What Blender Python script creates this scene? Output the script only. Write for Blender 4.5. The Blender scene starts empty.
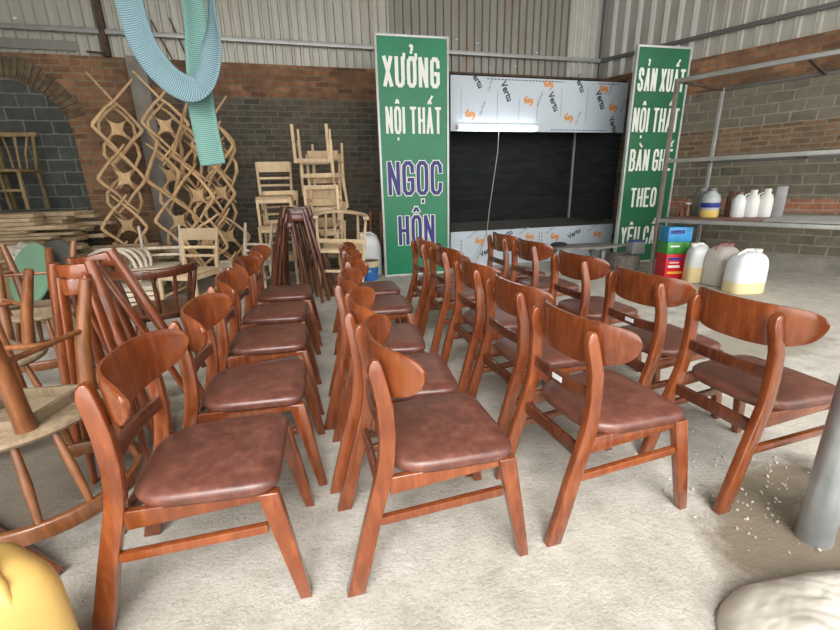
import bpy, bmesh, math, random
from mathutils import Vector, Matrix
R = math.radians
random.seed(7)
sc = bpy.context.scene
col = sc.collection

# ------------------------------------------------------------------ camera, sky, exposure
cam_d = bpy.data.cameras.new('camera'); cam = bpy.data.objects.new('camera', cam_d); col.objects.link(cam)
cam_d.sensor_width = 36; cam_d.lens = 420.27 / 840 * 36; cam_d.clip_start = 0.02; cam_d.clip_end = 200
cam.matrix_world = Matrix.Translation((0, 0, 1.2377)) @ (Matrix.Rotation(R(90 - 16.926), 4, 'X') @ Matrix.Rotation(R(-1.381), 4, 'Z'))
sc.camera = cam
sc.view_settings.view_transform = 'Standard'; sc.view_settings.look = 'None'
sc.view_settings.gamma = 1; sc.view_settings.use_curve_mapping = False
sc.view_settings.exposure = 0.62
world = bpy.data.worlds.new('world'); sc.world = world; world.use_nodes = True
wn = world.node_tree.nodes; wl = world.node_tree.links
bg = wn['Background']; bg.inputs[1].default_value = 0.86
wt = wn.new('ShaderNodeTexCoord'); wdot = wn.new('ShaderNodeVectorMath'); wdot.operation = 'DOT_PRODUCT'
wdot.inputs[1].default_value = Vector((0.05, -0.88, 0.47)).normalized()
wr = wn.new('ShaderNodeValToRGB')
wr.color_ramp.elements[0].position = 0.0; wr.color_ramp.elements[0].color = (0.36, 0.38, 0.41, 1)
wr.color_ramp.elements[1].position = 1.0; wr.color_ramp.elements[1].color = (3.4, 3.35, 3.25, 1)
wl.new(wt.outputs['Generated'], wdot.inputs[0]); wl.new(wdot.outputs['Value'], wr.inputs[0]); wl.new(wr.outputs[0], bg.inputs[0])
sun_d = bpy.data.lights.new('sun', 'SUN'); sun_d.energy = 2.4; sun_d.angle = R(30); sun_d.color = (1, .985, .965)
sun = bpy.data.objects.new('sun', sun_d); col.objects.link(sun)
sun.rotation_euler = Vector((-0.03, 0.80, -0.75)).to_track_quat('-Z', 'Y').to_euler()

# ------------------------------------------------------------------ materials
def lin(r, g, b):
    f = lambda c: (c / 255 / 12.92) if c / 255 <= 0.04045 else ((c / 255 + 0.055) / 1.055) ** 2.4
    return (f(r), f(g), f(b), 1)
class NT:
    def __init__(s, name):
        s.m = bpy.data.materials.new(name); s.m.use_nodes = True; s.t = s.m.node_tree; s.n = s.t.nodes; s.b = s.n['Principled BSDF']
    def new(s, typ, **kw):
        n = s.n.new('ShaderNode' + typ)
        for k, v in kw.items():
            if k.startswith('i_'):
                key = k[2:]; key = int(key) if key.isdigit() else key.replace('_', ' '); n.inputs[key].default_value = v
            else: setattr(n, k, v)
        return n
    def link(s, a, b): s.t.links.new(a, b)
    def coord(s, scale=(1, 1, 1)):
        c = s.new('TexCoord'); m = s.new('Mapping'); m.inputs['Scale'].default_value = scale; s.link(c.outputs['Object'], m.inputs[0]); return m.outputs[0]
    def noise(s, vec, scale, detail=4, rough=.55):
        n = s.new('TexNoise'); n.inputs['Scale'].default_value = scale; n.inputs['Detail'].default_value = detail; n.inputs['Roughness'].default_value = rough
        s.link(vec, n.inputs['Vector']); return n.outputs['Fac']
    def ramp(s, fac, *stops):
        r = s.new('ValToRGB'); e = r.color_ramp.elements
        while len(e) < len(stops): e.new(0.5)
        for el, (p, c) in zip(e, stops): el.position = p; el.color = c if len(c) == 4 else (*c, 1)
        s.link(fac, r.inputs[0]); return r.outputs[0]
    def mix(s, fac, a, b, mode='MIX'):
        m = s.new('Mix', data_type='RGBA', blend_type=mode)
        for sock, v in ((m.inputs[0], fac), (m.inputs[6], a), (m.inputs[7], b)):
            if hasattr(v, 'is_output'): s.link(v, sock)
            else: sock.default_value = v
        return m.outputs[2]
    def bump(s, h, strength=.3, dist=.01):
        b = s.new('Bump'); b.inputs['Strength'].default_value = strength; b.inputs['Distance'].default_value = dist
        s.link(h, b.inputs['Height']); s.link(b.outputs[0], s.b.inputs['Normal'])
    def base(s, c):
        if hasattr(c, 'is_output'): s.link(c, s.b.inputs['Base Color'])
        else: s.b.inputs['Base Color'].default_value = c
    def set(s, rough=.5, metal=0, coat=0, spec=.5, coat_rough=.1):
        s.b.inputs['Roughness'].default_value = rough; s.b.inputs['Metallic'].default_value = metal
        s.b.inputs['Coat Weight'].default_value = coat; s.b.inputs['Coat Roughness'].default_value = coat_rough
        s.b.inputs['Specular IOR Level'].default_value = spec; return s.m
def plain(name, c, rough=.5, metal=0, coat=0, spec=.5, var=.12, scale=6):
    t = NT(name); n = t.noise(t.coord(), scale)
    d = tuple(x * (1 - var) for x in c[:3]) + (1,); l = tuple(min(1, x * (1 + var)) for x in c[:3]) + (1,)
    t.base(t.ramp(n, (.3, d), (.7, l))); return t.set(rough, metal, coat, spec)
def wood(name, dark, mid, light, rough=.4, coat=.0, grain=(14, 14, 2.5), spec=.5, coat_rough=.12):
    t = NT(name); oi = t.new('ObjectInfo'); c = t.new('TexCoord')
    add = t.new('VectorMath', operation='ADD'); t.link(c.outputs['Object'], add.inputs[0]); t.link(oi.outputs['Random'], add.inputs[1])
    mp = t.new('Mapping'); mp.inputs['Scale'].default_value = grain; t.link(add.outputs[0], mp.inputs[0])
    n = t.noise(mp.outputs[0], 3.2, 6, .6); m2 = t.noise(add.outputs[0], 5, 2)
    c1 = t.ramp(n, (.25, dark), (.5, mid), (.78, light))
    c2 = t.mix(t.ramp(m2, (.35, (0, 0, 0)), (.7, (.55, .55, .55))), c1, light)
    hv = t.new('HueSaturation'); mr = t.new('MapRange'); mr.inputs[3].default_value = .82; mr.inputs[4].default_value = 1.15
    t.link(oi.outputs['Random'], mr.inputs[0]); t.link(mr.outputs[0], hv.inputs['Value']); t.link(c2, hv.inputs['Color'])
    t.base(hv.outputs[0]); t.bump(n, .06, .004); return t.set(rough, 0, coat, spec, coat_rough)
M = {}
M['varnish'] = wood('varnished_redwood', lin(84, 37, 17), lin(106, 50, 24), lin(142, 78, 41), .24, .7)
M['varnish_dark'] = wood('varnished_dark_redwood', lin(44, 21, 13), lin(76, 38, 23), lin(116, 64, 40), .26, .6)
M['walnut'] = wood('stained_brown_wood', lin(70, 38, 20), lin(112, 66, 36), lin(146, 94, 56), .36, .3)
M['dusty_seat'] = wood('dusty_brown_board', lin(92, 76, 58), lin(124, 106, 82), lin(156, 138, 112), .75)
M['raw'] = wood('raw_pale_wood', lin(180, 150, 112), lin(208, 180, 142), lin(226, 204, 172), .7)
M['raw_tan'] = wood('raw_tan_wood', lin(160, 124, 86), lin(198, 162, 118), lin(220, 188, 146), .7)
M['raw_dust'] = wood('dusty_old_raw_wood', lin(96, 78, 50), lin(138, 116, 80), lin(168, 146, 108), .8)
M['raw_white'] = wood('whitish_bare_wood', lin(176, 160, 140), lin(208, 194, 174), lin(226, 216, 200), .75)
M['plank'] = wood('offcut_board', lin(120, 98, 72), lin(164, 142, 110), lin(196, 176, 144), .8, grain=(3, 14, 14))
M['grey_board'] = wood('weathered_grey_board', lin(84, 80, 76), lin(112, 108, 103), lin(138, 134, 128), .7, grain=(3, 12, 12))
def leather():
    t = NT('brown_leather'); v = t.coord(); n = t.noise(v, 18, 8, .68); n2 = t.noise(v, 4, 3); n3 = t.noise(v, 260, 3)
    c = t.ramp(n, (.3, lin(70, 39, 32)), (.52, lin(98, 57, 47)), (.75, lin(132, 86, 71)))
    c = t.mix(t.ramp(n2, (.4, (0, 0, 0)), (.75, (.45, .45, .45))), c, lin(122, 80, 64))
    t.base(c); t.bump(n3, .25, .002); return t.set(.36, 0, .12, .6, .3)
M['leather'] = leather()
def floor_mat():
    t = NT('dusty_rough_concrete'); v = t.coord(); big = t.noise(v, .9, 5, .6); mid = t.noise(v, 6, 8, .7); fine = t.noise(v, 70, 6, .75)
    c = t.ramp(mid, (.28, lin(152, 147, 138)), (.5, lin(184, 180, 171)), (.72, lin(206, 203, 196)))
    c = t.mix(t.ramp(big, (.35, (0, 0, 0)), (.7, (.6, .6, .6))), c, lin(186, 178, 164))
    f2 = t.ramp(fine, (.36, lin(140, 130, 112)), (.5, (1, 1, 1)))
    c = t.mix(.28, c, f2, 'MULTIPLY')
    # ragged patches: damp brown earth right, painted clutter shade left, greyer tone right rear
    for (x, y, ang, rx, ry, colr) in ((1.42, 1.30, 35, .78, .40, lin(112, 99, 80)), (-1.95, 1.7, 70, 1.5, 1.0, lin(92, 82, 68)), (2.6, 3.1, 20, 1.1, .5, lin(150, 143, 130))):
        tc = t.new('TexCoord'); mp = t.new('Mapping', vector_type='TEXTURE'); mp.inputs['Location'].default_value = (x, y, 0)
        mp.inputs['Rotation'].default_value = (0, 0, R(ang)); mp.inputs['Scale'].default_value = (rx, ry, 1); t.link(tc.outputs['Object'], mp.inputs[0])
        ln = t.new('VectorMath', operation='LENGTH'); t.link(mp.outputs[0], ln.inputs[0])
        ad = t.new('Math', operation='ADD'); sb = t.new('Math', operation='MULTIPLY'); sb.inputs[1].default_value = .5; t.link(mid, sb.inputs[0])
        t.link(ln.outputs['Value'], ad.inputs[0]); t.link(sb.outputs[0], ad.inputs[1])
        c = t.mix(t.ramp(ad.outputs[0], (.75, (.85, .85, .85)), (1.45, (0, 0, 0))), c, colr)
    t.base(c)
    h = t.new('Math', operation='ADD'); hm = t.new('Math', operation='MULTIPLY'); hm.inputs[1].default_value = .5
    t.link(fine, hm.inputs[0]); t.link(mid, h.inputs[0]); t.link(hm.outputs[0], h.inputs[1])
    t.bump(h.outputs[0], .55, .03); return t.set(.92, 0, 0, .2)
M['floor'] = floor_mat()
def brick(name, c1, c2, mortar, bw, bh, ms=.012, stain=None, stain_amt=.5, bump=.5, nscale=1.2):
    t = NT(name); tc = t.new('TexCoord'); sp = t.new('SeparateXYZ'); cb = t.new('CombineXYZ')
    wob = t.new('TexNoise'); wob.inputs['Scale'].default_value = 5; t.link(tc.outputs['Object'], wob.inputs['Vector'])
    wm = t.new('VectorMath', operation='MULTIPLY_ADD'); wm.inputs[1].default_value = (.03, .03, .03); t.link(wob.outputs['Color'], wm.inputs[0]); t.link(tc.outputs['Object'], wm.inputs[2])
    t.link(wm.outputs[0], sp.inputs[0]); t.link(sp.outputs[0], cb.inputs[0]); t.link(sp.outputs[2], cb.inputs[1])
    b = t.new('TexBrick'); b.inputs['Scale'].default_value = 1; b.inputs['Brick Width'].default_value = bw; b.inputs['Row Height'].default_value = bh
    b.inputs['Mortar Size'].default_value = ms; b.inputs['Mortar Smooth'].default_value = .4; b.inputs['Bias'].default_value = 0
    b.inputs['Color1'].default_value = c1; b.inputs['Color2'].default_value = c2; b.inputs['Mortar'].default_value = mortar
    t.link(cb.outputs[0], b.inputs['Vector'])
    n = t.noise(tc.outputs['Object'], 9, 6, .65); big = t.noise(tc.outputs['Object'], nscale, 4, .6)
    c = t.mix(.6, b.outputs['Color'], t.ramp(n, (.25, (.45, .45, .45)), (.7, (1.25, 1.25, 1.25))), 'MULTIPLY')
    if stain: c = t.mix(t.ramp(big, (.45, (0, 0, 0)), (.62, (stain_amt,) * 3)), c, stain)
    t.base(c)
    h = t.new('Math', operation='SUBTRACT'); t.link(n, h.inputs[0]); t.link(b.outputs['Fac'], h.inputs[1]); t.bump(h.outputs[0], bump, .015)
    return t.set(.92, 0, 0, .2)
M['brick_orange'] = brick('orange_brick', lin(158, 114, 84), lin(110, 80, 62), lin(126, 110, 92), .22, .074, .012, lin(78, 62, 50), .7)
M['brick_jamb'] = brick('orange_brick_clean', lin(166, 124, 94), lin(126, 92, 71), lin(146, 130, 108), .22, .078, .013, lin(98, 80, 64), .6)
M['brick_dark'] = brick('dark_sooty_brick', lin(98, 93, 82), lin(78, 75, 68), lin(110, 106, 95), .22, .078, .010, lin(122, 96, 74), .5, nscale=.8)
M['brick_brown'] = brick('brown_thin_brick', lin(142, 112, 88), lin(112, 90, 72), lin(138, 126, 108), .22, .07, .014, lin(112, 102, 88), .5)
M['brick_red'] = brick('red_brick', lin(180, 122, 96), lin(156, 104, 82), lin(162, 146, 130), .24, .085, .012)
M['block_grey'] = brick('grey_cement_brick', lin(128, 121, 107), lin(106, 101, 90), lin(150, 143, 127), .27, .13, .013, lin(130, 124, 110), .5)
M['block_arch'] = brick('dark_grey_block', lin(86, 90, 86), lin(74, 78, 75), lin(126, 126, 118), .31, .155, .010, lin(94, 98, 94), .5)
M['cement'] = plain('bare_cement', lin(138, 134, 126), .9, spec=.2, var=.25, scale=4)
M['voussoir'] = plain('mossy_arch_brick', lin(104, 92, 75), .92, spec=.2, var=.4, scale=9)
def sheet(name, base, rust=.0, transl=0):
    t = NT(name); v = t.coord((1, 1, .35)); n = t.noise(v, 2.2, 5, .6); n2 = t.noise(t.coord((6, 6, .4)), 2, 4)
    c = t.ramp(n2, (.3, tuple(x * .8 for x in base[:3]) + (1,)), (.7, base))
    c = t.mix(t.ramp(n, (.56, (0, 0, 0)), (.72, (rust,) * 3)), c, lin(140, 112, 84)); t.base(c); m = t.set(.45, .25 if not transl else 0, 0, .5)
    if transl:
        tr = t.new('BsdfTranslucent'); tr.inputs[0].default_value = (.9, .9, .86, 1); mx = t.new('MixShader'); mx.inputs[0].default_value = transl
        out = t.n['Material Output']; t.link(t.b.outputs[0], mx.inputs[1]); t.link(tr.outputs[0], mx.inputs[2]); t.link(mx.outputs[0], out.inputs[0])
    return m
M['sheet'] = sheet('galvanised_sheet', lin(186, 184, 174), .5)
M['sheet_grey'] = sheet('grey_dull_sheet', lin(146, 144, 136), .7)
M['sheet_light'] = sheet('translucent_roof_sheet', lin(206, 206, 198), 0, .6)
M['girt'] = plain('galvanised_steel', lin(170, 172, 170), .45, .5)
M['girt_dark'] = plain('dull_grey_steel', lin(112, 112, 110), .5, .4)
M['rust'] = plain('rusty_steel', lin(86, 70, 58), .75, .3, var=.5, scale=12)
M['pipe'] = plain('galvanised_pipe', lin(172, 178, 180), .32, .7, var=.25, scale=5)
M['frame_wood'] = wood('splashed_grey_post', lin(86, 78, 68), lin(120, 110, 98), lin(150, 140, 126), .8)
M['green'] = plain('green_sign_face', lin(16, 122, 84), .4, var=.12, scale=3)
M['green_dark'] = plain('deep_green_sign_face', lin(14, 100, 62), .4, var=.12, scale=3)
M['white'] = plain('white_lettering', lin(236, 238, 232), .5, var=.02)
M['navy'] = plain('navy_lettering', lin(48, 44, 120), .5, var=.05)
M['alu'] = plain('aluminium_edge', lin(198, 200, 198), .4, .3)
M['film'] = plain('white_protective_film', lin(182, 193, 203), .3, var=.04, scale=2)
M['ink'] = plain('black_print', lin(40, 40, 48), .5)
M['ink_grey'] = plain('grey_print', lin(128, 132, 140), .5)
M['ink_orange'] = plain('orange_print', lin(206, 140, 78), .5)
def net():
    t = NT('black_shade_net'); v = t.coord((1, 1, 6)); n = t.noise(v, 3, 5, .6)
    t.base(t.ramp(n, (.35, lin(16, 19, 20)), (.75, lin(36, 40, 41)))); return t.set(.75, 0, 0, .2)
M['net'] = net()
def emis(name, c, s):
    t = NT(name); t.base(c); t.b.inputs['Emission Color'].default_value = c; t.b.inputs['Emission Strength'].default_value = s; return t.set(.4)
M['lit'] = emis('lit_tube', (.92, .97, 1, 1), 13)
def zsplit(name, lo, hi, z, rough=.35, soft=.004):
    t = NT(name); tc = t.new('TexCoord'); sp = t.new('SeparateXYZ'); t.link(tc.outputs['Object'], sp.inputs[0])
    n = t.noise(tc.outputs['Object'], 14, 4); mr = t.new('MapRange'); mr.inputs[1].default_value = z - soft; mr.inputs[2].default_value = z + soft
    t.link(sp.outputs[2], mr.inputs[0]); c = t.mix(mr.outputs[0], lo, hi)
    c = t.mix(.35, c, t.ramp(n, (.3, (.7, .7, .68)), (.65, (1, 1, 1))), 'MULTIPLY'); t.base(c)
    t.b.inputs['Subsurface Weight'].default_value = .0; return t.set(rough)
M['jug_small'] = zsplit('clear_jug_with_cream_paint', lin(226, 206, 156), lin(214, 218, 218), .20)
M['jug_wide'] = zsplit('clear_jug_with_cream_paint_shallow', lin(232, 214, 164), lin(226, 230, 232), .13)
M['jug_stained'] = zsplit('greyish_stained_plastic', lin(196, 190, 180), lin(190, 180, 174), .3, .5)
M['jug_bottle'] = zsplit('bottle_with_yellow_paint', lin(226, 196, 110), lin(178, 184, 184), .09)
M['jug_white'] = plain('white_plastic', lin(222, 226, 228), .35, var=.04)
M['jug_yellow'] = plain('yellowed_plastic', lin(206, 170, 98), .38, var=.08, scale=3)
M['cap'] = plain('white_cap_plastic', lin(226, 226, 222), .4, var=.04)
M['cap_red'] = plain('maroon_stained_plastic', lin(150, 96, 96), .5, var=.3, scale=12)
M['bucket_blue'] = plain('blue_pail_label', lin(46, 108, 176), .35, var=.2, scale=9)
M['bucket_rim'] = plain('pale_pail_rim', lin(206, 192, 158), .5)
M['bucket_dark'] = plain('dark_pail_opening', lin(72, 70, 66), .7)
M['box_red'] = plain('red_carton', lin(204, 28, 44), .4, var=.12, scale=8)
M['box_green'] = plain('green_carton', lin(64, 140, 60), .4, var=.35, scale=14)
M['box_blue'] = plain('blue_carton', lin(54, 142, 198), .4, var=.25, scale=10)
M['label_navy'] = plain('navy_label_print', lin(44, 56, 140), .4)
M['label_yellow'] = plain('yellow_label_print', lin(236, 176, 60), .4)
M['glass_dark'] = plain('murky_glass_jar', lin(104, 104, 100), .2, var=.25, scale=10)
M['jar_brown'] = plain('brown_stained_jar', lin(108, 74, 56), .3, var=.4, scale=12)
M['tyre'] = plain('dusty_grey_rubber', lin(104, 98, 90), .9, var=.3, scale=14)
M['tin'] = plain('grey_tin', lin(150, 152, 152), .5, .3, var=.15)
M['tin_blue'] = plain('blue_lid', lin(66, 96, 150), .5)
M['green_top'] = plain('pale_green_laminate', lin(128, 168, 140), .45, var=.08, scale=3)
M['sack'] = plain('whitish_plastic_sack', lin(190, 185, 174), .55, var=.1, scale=5)
M['tape'] = plain('clear_tape', lin(216, 214, 206), .3)
M['bag'] = plain('crumpled_pale_plastic_bag', lin(190, 184, 172), .6, var=.15)
M['gravel'] = plain('pale_gravel', lin(176, 168, 154), .9, var=.25, scale=30)
M['shelf_sheet'] = plain('rusty_brown_sheet', lin(132, 96, 88), .6, .2, var=.25)
M['terracotta'] = plain('reddish_tool_handle', lin(176, 106, 72), .5)
M['cable'] = plain('pale_cable', lin(170, 160, 150), .5)
M['sticker'] = plain('white_sticker', lin(216, 218, 222), .5)
M['dust'] = plain('dusty_rail_top', lin(150, 136, 124), .8)
def sling_mat(name, c1, c2):
    t = NT(name); uv = t.new('UVMap'); w = t.new('TexWave', wave_type='BANDS', bands_direction='Y'); w.inputs['Scale'].default_value = 30; w.inputs['Distortion'].default_value = 1.2; w.inputs['Detail'].default_value = 2
    t.link(uv.outputs[0], w.inputs['Vector']); t.base(t.ramp(w.outputs['Fac'], (.2, c1), (.7, c2))); t.bump(w.outputs['Fac'], .35, .004); return t.set(.8, 0, 0, .3)
M['sling'] = sling_mat('woven_blue_webbing', lin(84, 112, 120), lin(126, 152, 160))
M['sling_green'] = sling_mat('woven_teal_webbing', lin(78, 118, 110), lin(120, 158, 150))

# ------------------------------------------------------------------ mesh helpers
class MB:
    def __init__(s): s.v = []; s.f = []; s.mi = []; s.uv = {}
    def add(s, vs, fs, mi=0, xf=None):
        o = len(s.v); s.v += [tuple(xf @ Vector(v)) if xf else tuple(v) for v in vs]
        for f in fs: s.f.append(tuple(i + o for i in f)); s.mi.append(mi)
        return o
    def box(s, c, size, rz=0, mi=0, xf=None):
        x, y, z = (d / 2 for d in size); m = Matrix.Translation(c) @ (rz if isinstance(rz, Matrix) else Matrix.Rotation(rz, 4, 'Z'))
        if xf: m = xf @ m
        vs = [(sx * x, sy * y, sz * z) for sz in (-1, 1) for sy in (-1, 1) for sx in (-1, 1)]
        s.add(vs, [(0, 2, 3, 1), (4, 5, 7, 6), (0, 1, 5, 4), (2, 6, 7, 3), (0, 4, 6, 2), (1, 3, 7, 5)], mi, m); return s
    def loft(s, rings, mi=0, closed=False, cap=True):
        n = len(rings[0]); vs = [p for r in rings for p in r]; fs = []
        k = len(rings); 
        for i in range(k if closed else k - 1):
            a = i * n; b = ((i + 1) % k) * n
            for j in range(n): fs.append((a + j, a + (j + 1) % n, b + (j + 1) % n, b + j))
        if cap and not closed: fs.append(tuple(range(n - 1, -1, -1))); fs.append(tuple(range((k - 1) * n, k * n)))
        s.add(vs, fs, mi); return s
    def bar(s, p0, p1, w, h, up=(0, 0, 1), mi=0, taper=1.0):
        return s.path([p0, p1], w, h, up, mi, [1, taper])
    def path(s, pts, w, h, up=(0, 0, 1), mi=0, sc_=None, closed=False):
        pts = [Vector(p) for p in pts]; rings = []; n = len(pts)
        for i, p in enumerate(pts):
            a = pts[(i - 1) % n] if (closed or i > 0) else p; b = pts[(i + 1) % n] if (closed or i < n - 1) else p
            d = (b - a).normalized(); u = Vector(up[i] if isinstance(up, list) else up); sd = d.cross(u)
            if sd.length < 1e-5: sd = d.cross(Vector((1, 0, 0)))
            sd.normalize(); u = sd.cross(d); k = sc_[i] if sc_ else 1
            rings.append([p + sd * (x * w / 2 * k) + u * (y * h / 2 * k) for x, y in ((-1, -1), (1, -1), (1, 1), (-1, 1))])
        return s.loft(rings, mi, closed)
    def tube(s, pts, r, n=10, mi=0, closed=False):
        pts = [Vector(p) for p in pts]; rings = []; k = len(pts); prev = None
        for i, p in enumerate(pts):
            a = pts[(i - 1) % k] if (closed or i > 0) else p; b = pts[(i + 1) % k] if (closed or i < k - 1) else p
            d = (b - a).normalized()
            if prev is None: u = d.orthogonal().normalized()
            else: u = (prev - d * prev.dot(d)).normalized()
            prev = u; w = d.cross(u); rr = r[i] if isinstance(r, (list, tuple)) else r
            rings.append([p + (u * math.cos(t) + w * math.sin(t)) * rr for t in (2 * math.pi * j / n for j in range(n))])
        return s.loft(rings, mi, closed)
    def lathe(s, prof, n=24, c=(0, 0, 0), mi=0, sx=1, sy=1):
        rings = [[(c[0] + r * sx * math.cos(2 * math.pi * j / n), c[1] + r * sy * math.sin(2 * math.pi * j / n), c[2] + z) for j in range(n)] for r, z in prof]
        return s.loft(rings, mi)
    def prism(s, poly, y0, y1, mi=0, xf=None):   # polygon in XZ, thickness along Y
        n = len(poly); vs = [(x, y0, z) for x, z in poly] + [(x, y1, z) for x, z in poly]
        fs = [tuple(range(n)), tuple(range(2 * n - 1, n - 1, -1))] + [(i, i + n, (i + 1) % n + n, (i + 1) % n) for i in range(n)]
        s.add(vs, fs, mi, xf); return s
    def build(s, name, mats, parent=None, smooth=0, bevel=0, seg=2, xf=None):
        me = bpy.data.meshes.new(name); me.from_pydata([tuple(v) for v in s.v], [], s.f)
        for m in (mats if isinstance(mats, (list, tuple)) else [mats]): me.materials.append(m)
        for p, i in zip(me.polygons, s.mi): p.material_index = i
        bm = bmesh.new(); bm.from_mesh(me); bmesh.ops.recalc_face_normals(bm, faces=bm.faces)
        if bevel:
            es = [e for e in bm.edges if len(e.link_faces) == 2 and e.calc_face_angle(0) > R(28)]
            bmesh.ops.bevel(bm, geom=es, offset=bevel, segments=seg, affect='EDGES', profile=.5, clamp_overlap=True)
        if smooth or bevel:
            for f in bm.faces: f.smooth = True
            for e in bm.edges:
                if len(e.link_faces) == 2 and e.calc_face_angle(0) > R(smooth or 45): e.smooth = False
        bm.to_mesh(me); bm.free()
        o = bpy.data.objects.new(name, me); col.objects.link(o)
        if parent: o.parent = parent
        if xf is not None: o.matrix_local = xf
        return o
def tag(o, label=None, cat=None, group=None, kind=None):
    if label: o['label'] = label
    if cat: o['category'] = cat
    if group: o['group'] = group
    if kind: o['kind'] = kind
    return o
def empty(name, loc=(0, 0, 0), rz=0, label=None, cat=None, group=None):
    o = bpy.data.objects.new(name, None); col.objects.link(o); o.empty_display_size = .1
    o.location = loc; o.rotation_euler = (0, 0, rz); return tag(o, label, cat, group)
KIDS = {}
def copy_tree(o, parent=None):
    c = o.copy(); col.objects.link(c)
    if parent: c.parent = parent
    for ch in [x for x in o.children]: copy_tree(ch, c)
    return c
def struct(o): o['kind'] = 'structure'; return o
def place(o, M4): o.matrix_world = M4; return o
def arc(cx, cy, rx, ry, a0, a1, n): return [(cx + rx * math.cos(R(a0 + (a1 - a0) * i / n)), cy + ry * math.sin(R(a0 + (a1 - a0) * i / n))) for i in range(n + 1)]

# ------------------------------------------------------------------ setting
CX, CY = 3.14, 8.0                      # inner corner of back and right walls
WB = Matrix.Translation((CX, CY, 0)) @ Matrix.Rotation(R(15), 4, 'Z')
WR = Matrix.Translation((CX, CY, 0)) @ Matrix.Rotation(R(-49.46), 4, 'Z')
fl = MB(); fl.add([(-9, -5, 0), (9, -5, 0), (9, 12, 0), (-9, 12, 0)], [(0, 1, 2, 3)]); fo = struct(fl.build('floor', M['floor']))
def wall(name, xf, patches, mats, thick=.22):
    m = MB()
    for (x0, x1, z0, z1, mi) in patches: m.box(((x0 + x1) / 2, thick / 2, (z0 + z1) / 2), (x1 - x0, thick, z1 - z0), 0, mi)
    return struct(m.build(name, mats, xf=xf))
wall('wall_back', WB, [(-9.6, -7.0, 0, 2.92, 1), (-7.0, 0.3, 0, 2.49, 2), (-7.0, .3, 2.49, 2.92, 0)], [M['brick_orange'], M['brick_jamb'], M['brick_dark']])
wall('wall_right', WR, [(0, 6.5, 0, .23, 0), (0, 6.5, .23, .80, 1), (0, 6.5, .80, .97, 2), (0, 6.5, .97, 1.57, 1), (0, 6.5, 1.57, 1.93, 3), (0, 6.5, 1.93, 2.45, 1), (0, 6.5, 2.45, 2.92, 4)],
     [M['cement'], M['block_grey'], M['brick_red'], M['brick_brown'], M['brick_orange']])
# bricked-up arch on the left of the back wall
am = MB(); poly = [(-9.4, 0), (-7.87, 0), (-7.87, 1.98)] + [(-8.55 + .68 * math.cos(R(a)), 1.98 + .66 * math.sin(R(a))) for a in range(10, 91, 10)] + [(-9.4, 2.64)]
am.prism(poly, -.012, .05); ar = struct(am.build('wall_arch_infill', M['block_arch'], xf=WB))
vm = MB()
for a in range(16, 92, 5):
    r0, r1 = .675, .675 + .25 + random.uniform(-.03, .02); t0, t1 = R(a + .5), R(a + 4.5)
    vm.prism([(-8.55 + r * math.cos(t), 1.98 + r * math.sin(t)) for r, t in ((r0, t0), (r1, t0), (r1, t1), (r0, t1))], -.014 - random.uniform(0, .012), .02)
for k in range(3): vm.prism([(-9.4 + k * .27, 2.66), (-9.15 + k * .27, 2.66), (-9.15 + k * .27, 2.86), (-9.4 + k * .27, 2.86)], -.02, .02)
struct(vm.build('trim_1', M['voussoir'], xf=WB, bevel=.006))
pm = MB(); pm.box((-6.96, -.04, 1.46), (.22, .14, 2.92)); struct(pm.build('wall_pillar', M['cement'], xf=WB, bevel=.01))
# corrugated sheeting above the brickwork
def sheeting(name, xf, x0, x1, pitch, z0, z1, light, grey, holes=(), mats=None, depth=.03):
    m = MB(); x = x0; prof = []
    while x < x1 - 1e-6:
        prof += [(x, .05), (x + pitch * .31, .05), (x + pitch * .62, .05), (x + pitch * .72, .05 - depth), (x + pitch * .90, .05 - depth)]
        x += pitch
    prof.append((x, .05))
    for (a, ya), (b, yb) in zip(prof, prof[1:]):
        mid = (a + b) / 2; mi = 2 if light(mid, ya, yb) else (1 if grey(mid) else 0)
        segs = [(z0, z1)]
        for hx, hz in holes:
            if a <= hx < b and hz < z1: segs = [(z0, hz - .008), (hz + .008, z1)]
        for (s0, s1) in segs: m.add([(a, ya, s0), (b, yb, s0), (b, yb, s1), (a, ya, s1)], [(0, 1, 2, 3)], mi)
    return struct(m.build(name, mats or [M['sheet'], M['sheet_grey'], M['sheet_light']], xf=xf))
holes_b = [(-8.55, 3.09), (-8.4, 3.1), (-8.15, 3.06), (-8.2, 3.3), (-2.55, 3.39), (-2.2, 3.36), (-1.15, 3.28), (-.85, 3.26), (-3.2, 3.07), (-1.75, 3.06), (-1.55, 3.07), (-2.0, 3.02), (-6.85, 3.04)]
sheeting('wall_back_sheeting', WB, -9.6, 0.0, .125, 2.92, 4.75, lambda x, ya, yb: (x > -.62 and (ya != yb or ya < .04)), lambda x: -3.6 < x < -.62, holes_b)
sheeting('wall_right_sheeting', WR, 0.0, 6.5, .20, 2.92, 4.75, lambda x, ya, yb: (ya < .04 or ya != yb) if x < 1.5 else yb < ya, lambda x: False, ())
gm = MB(); gm.box((-4.8, -.025, 3.19), (9.6, .05, .055)); struct(gm.build('trim_2', M['girt'], xf=WB, bevel=.004))
gm = MB(); gm.box((3.2, -.025, 3.19), (6.5, .05, .055)); struct(gm.build('trim_3', M['girt_dark'], xf=WR, bevel=.004))
gm = MB(); gm.box((-8.6, .0, 3.02), (2.0, .012, .11)); struct(gm.build('trim_4', M['sheet_grey'], xf=WB))
gm = MB(); gm.box((0, -.02, 3.83), (.07, .06, 1.82)); struct(gm.build('trim_5', M['girt_dark'], xf=WB))
gm = MB(); gm.box((-7.28, -.02, 3.8), (.07, .07, 1.78)); struct(gm.build('trim_6', M['rust'], xf=WB))
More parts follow.
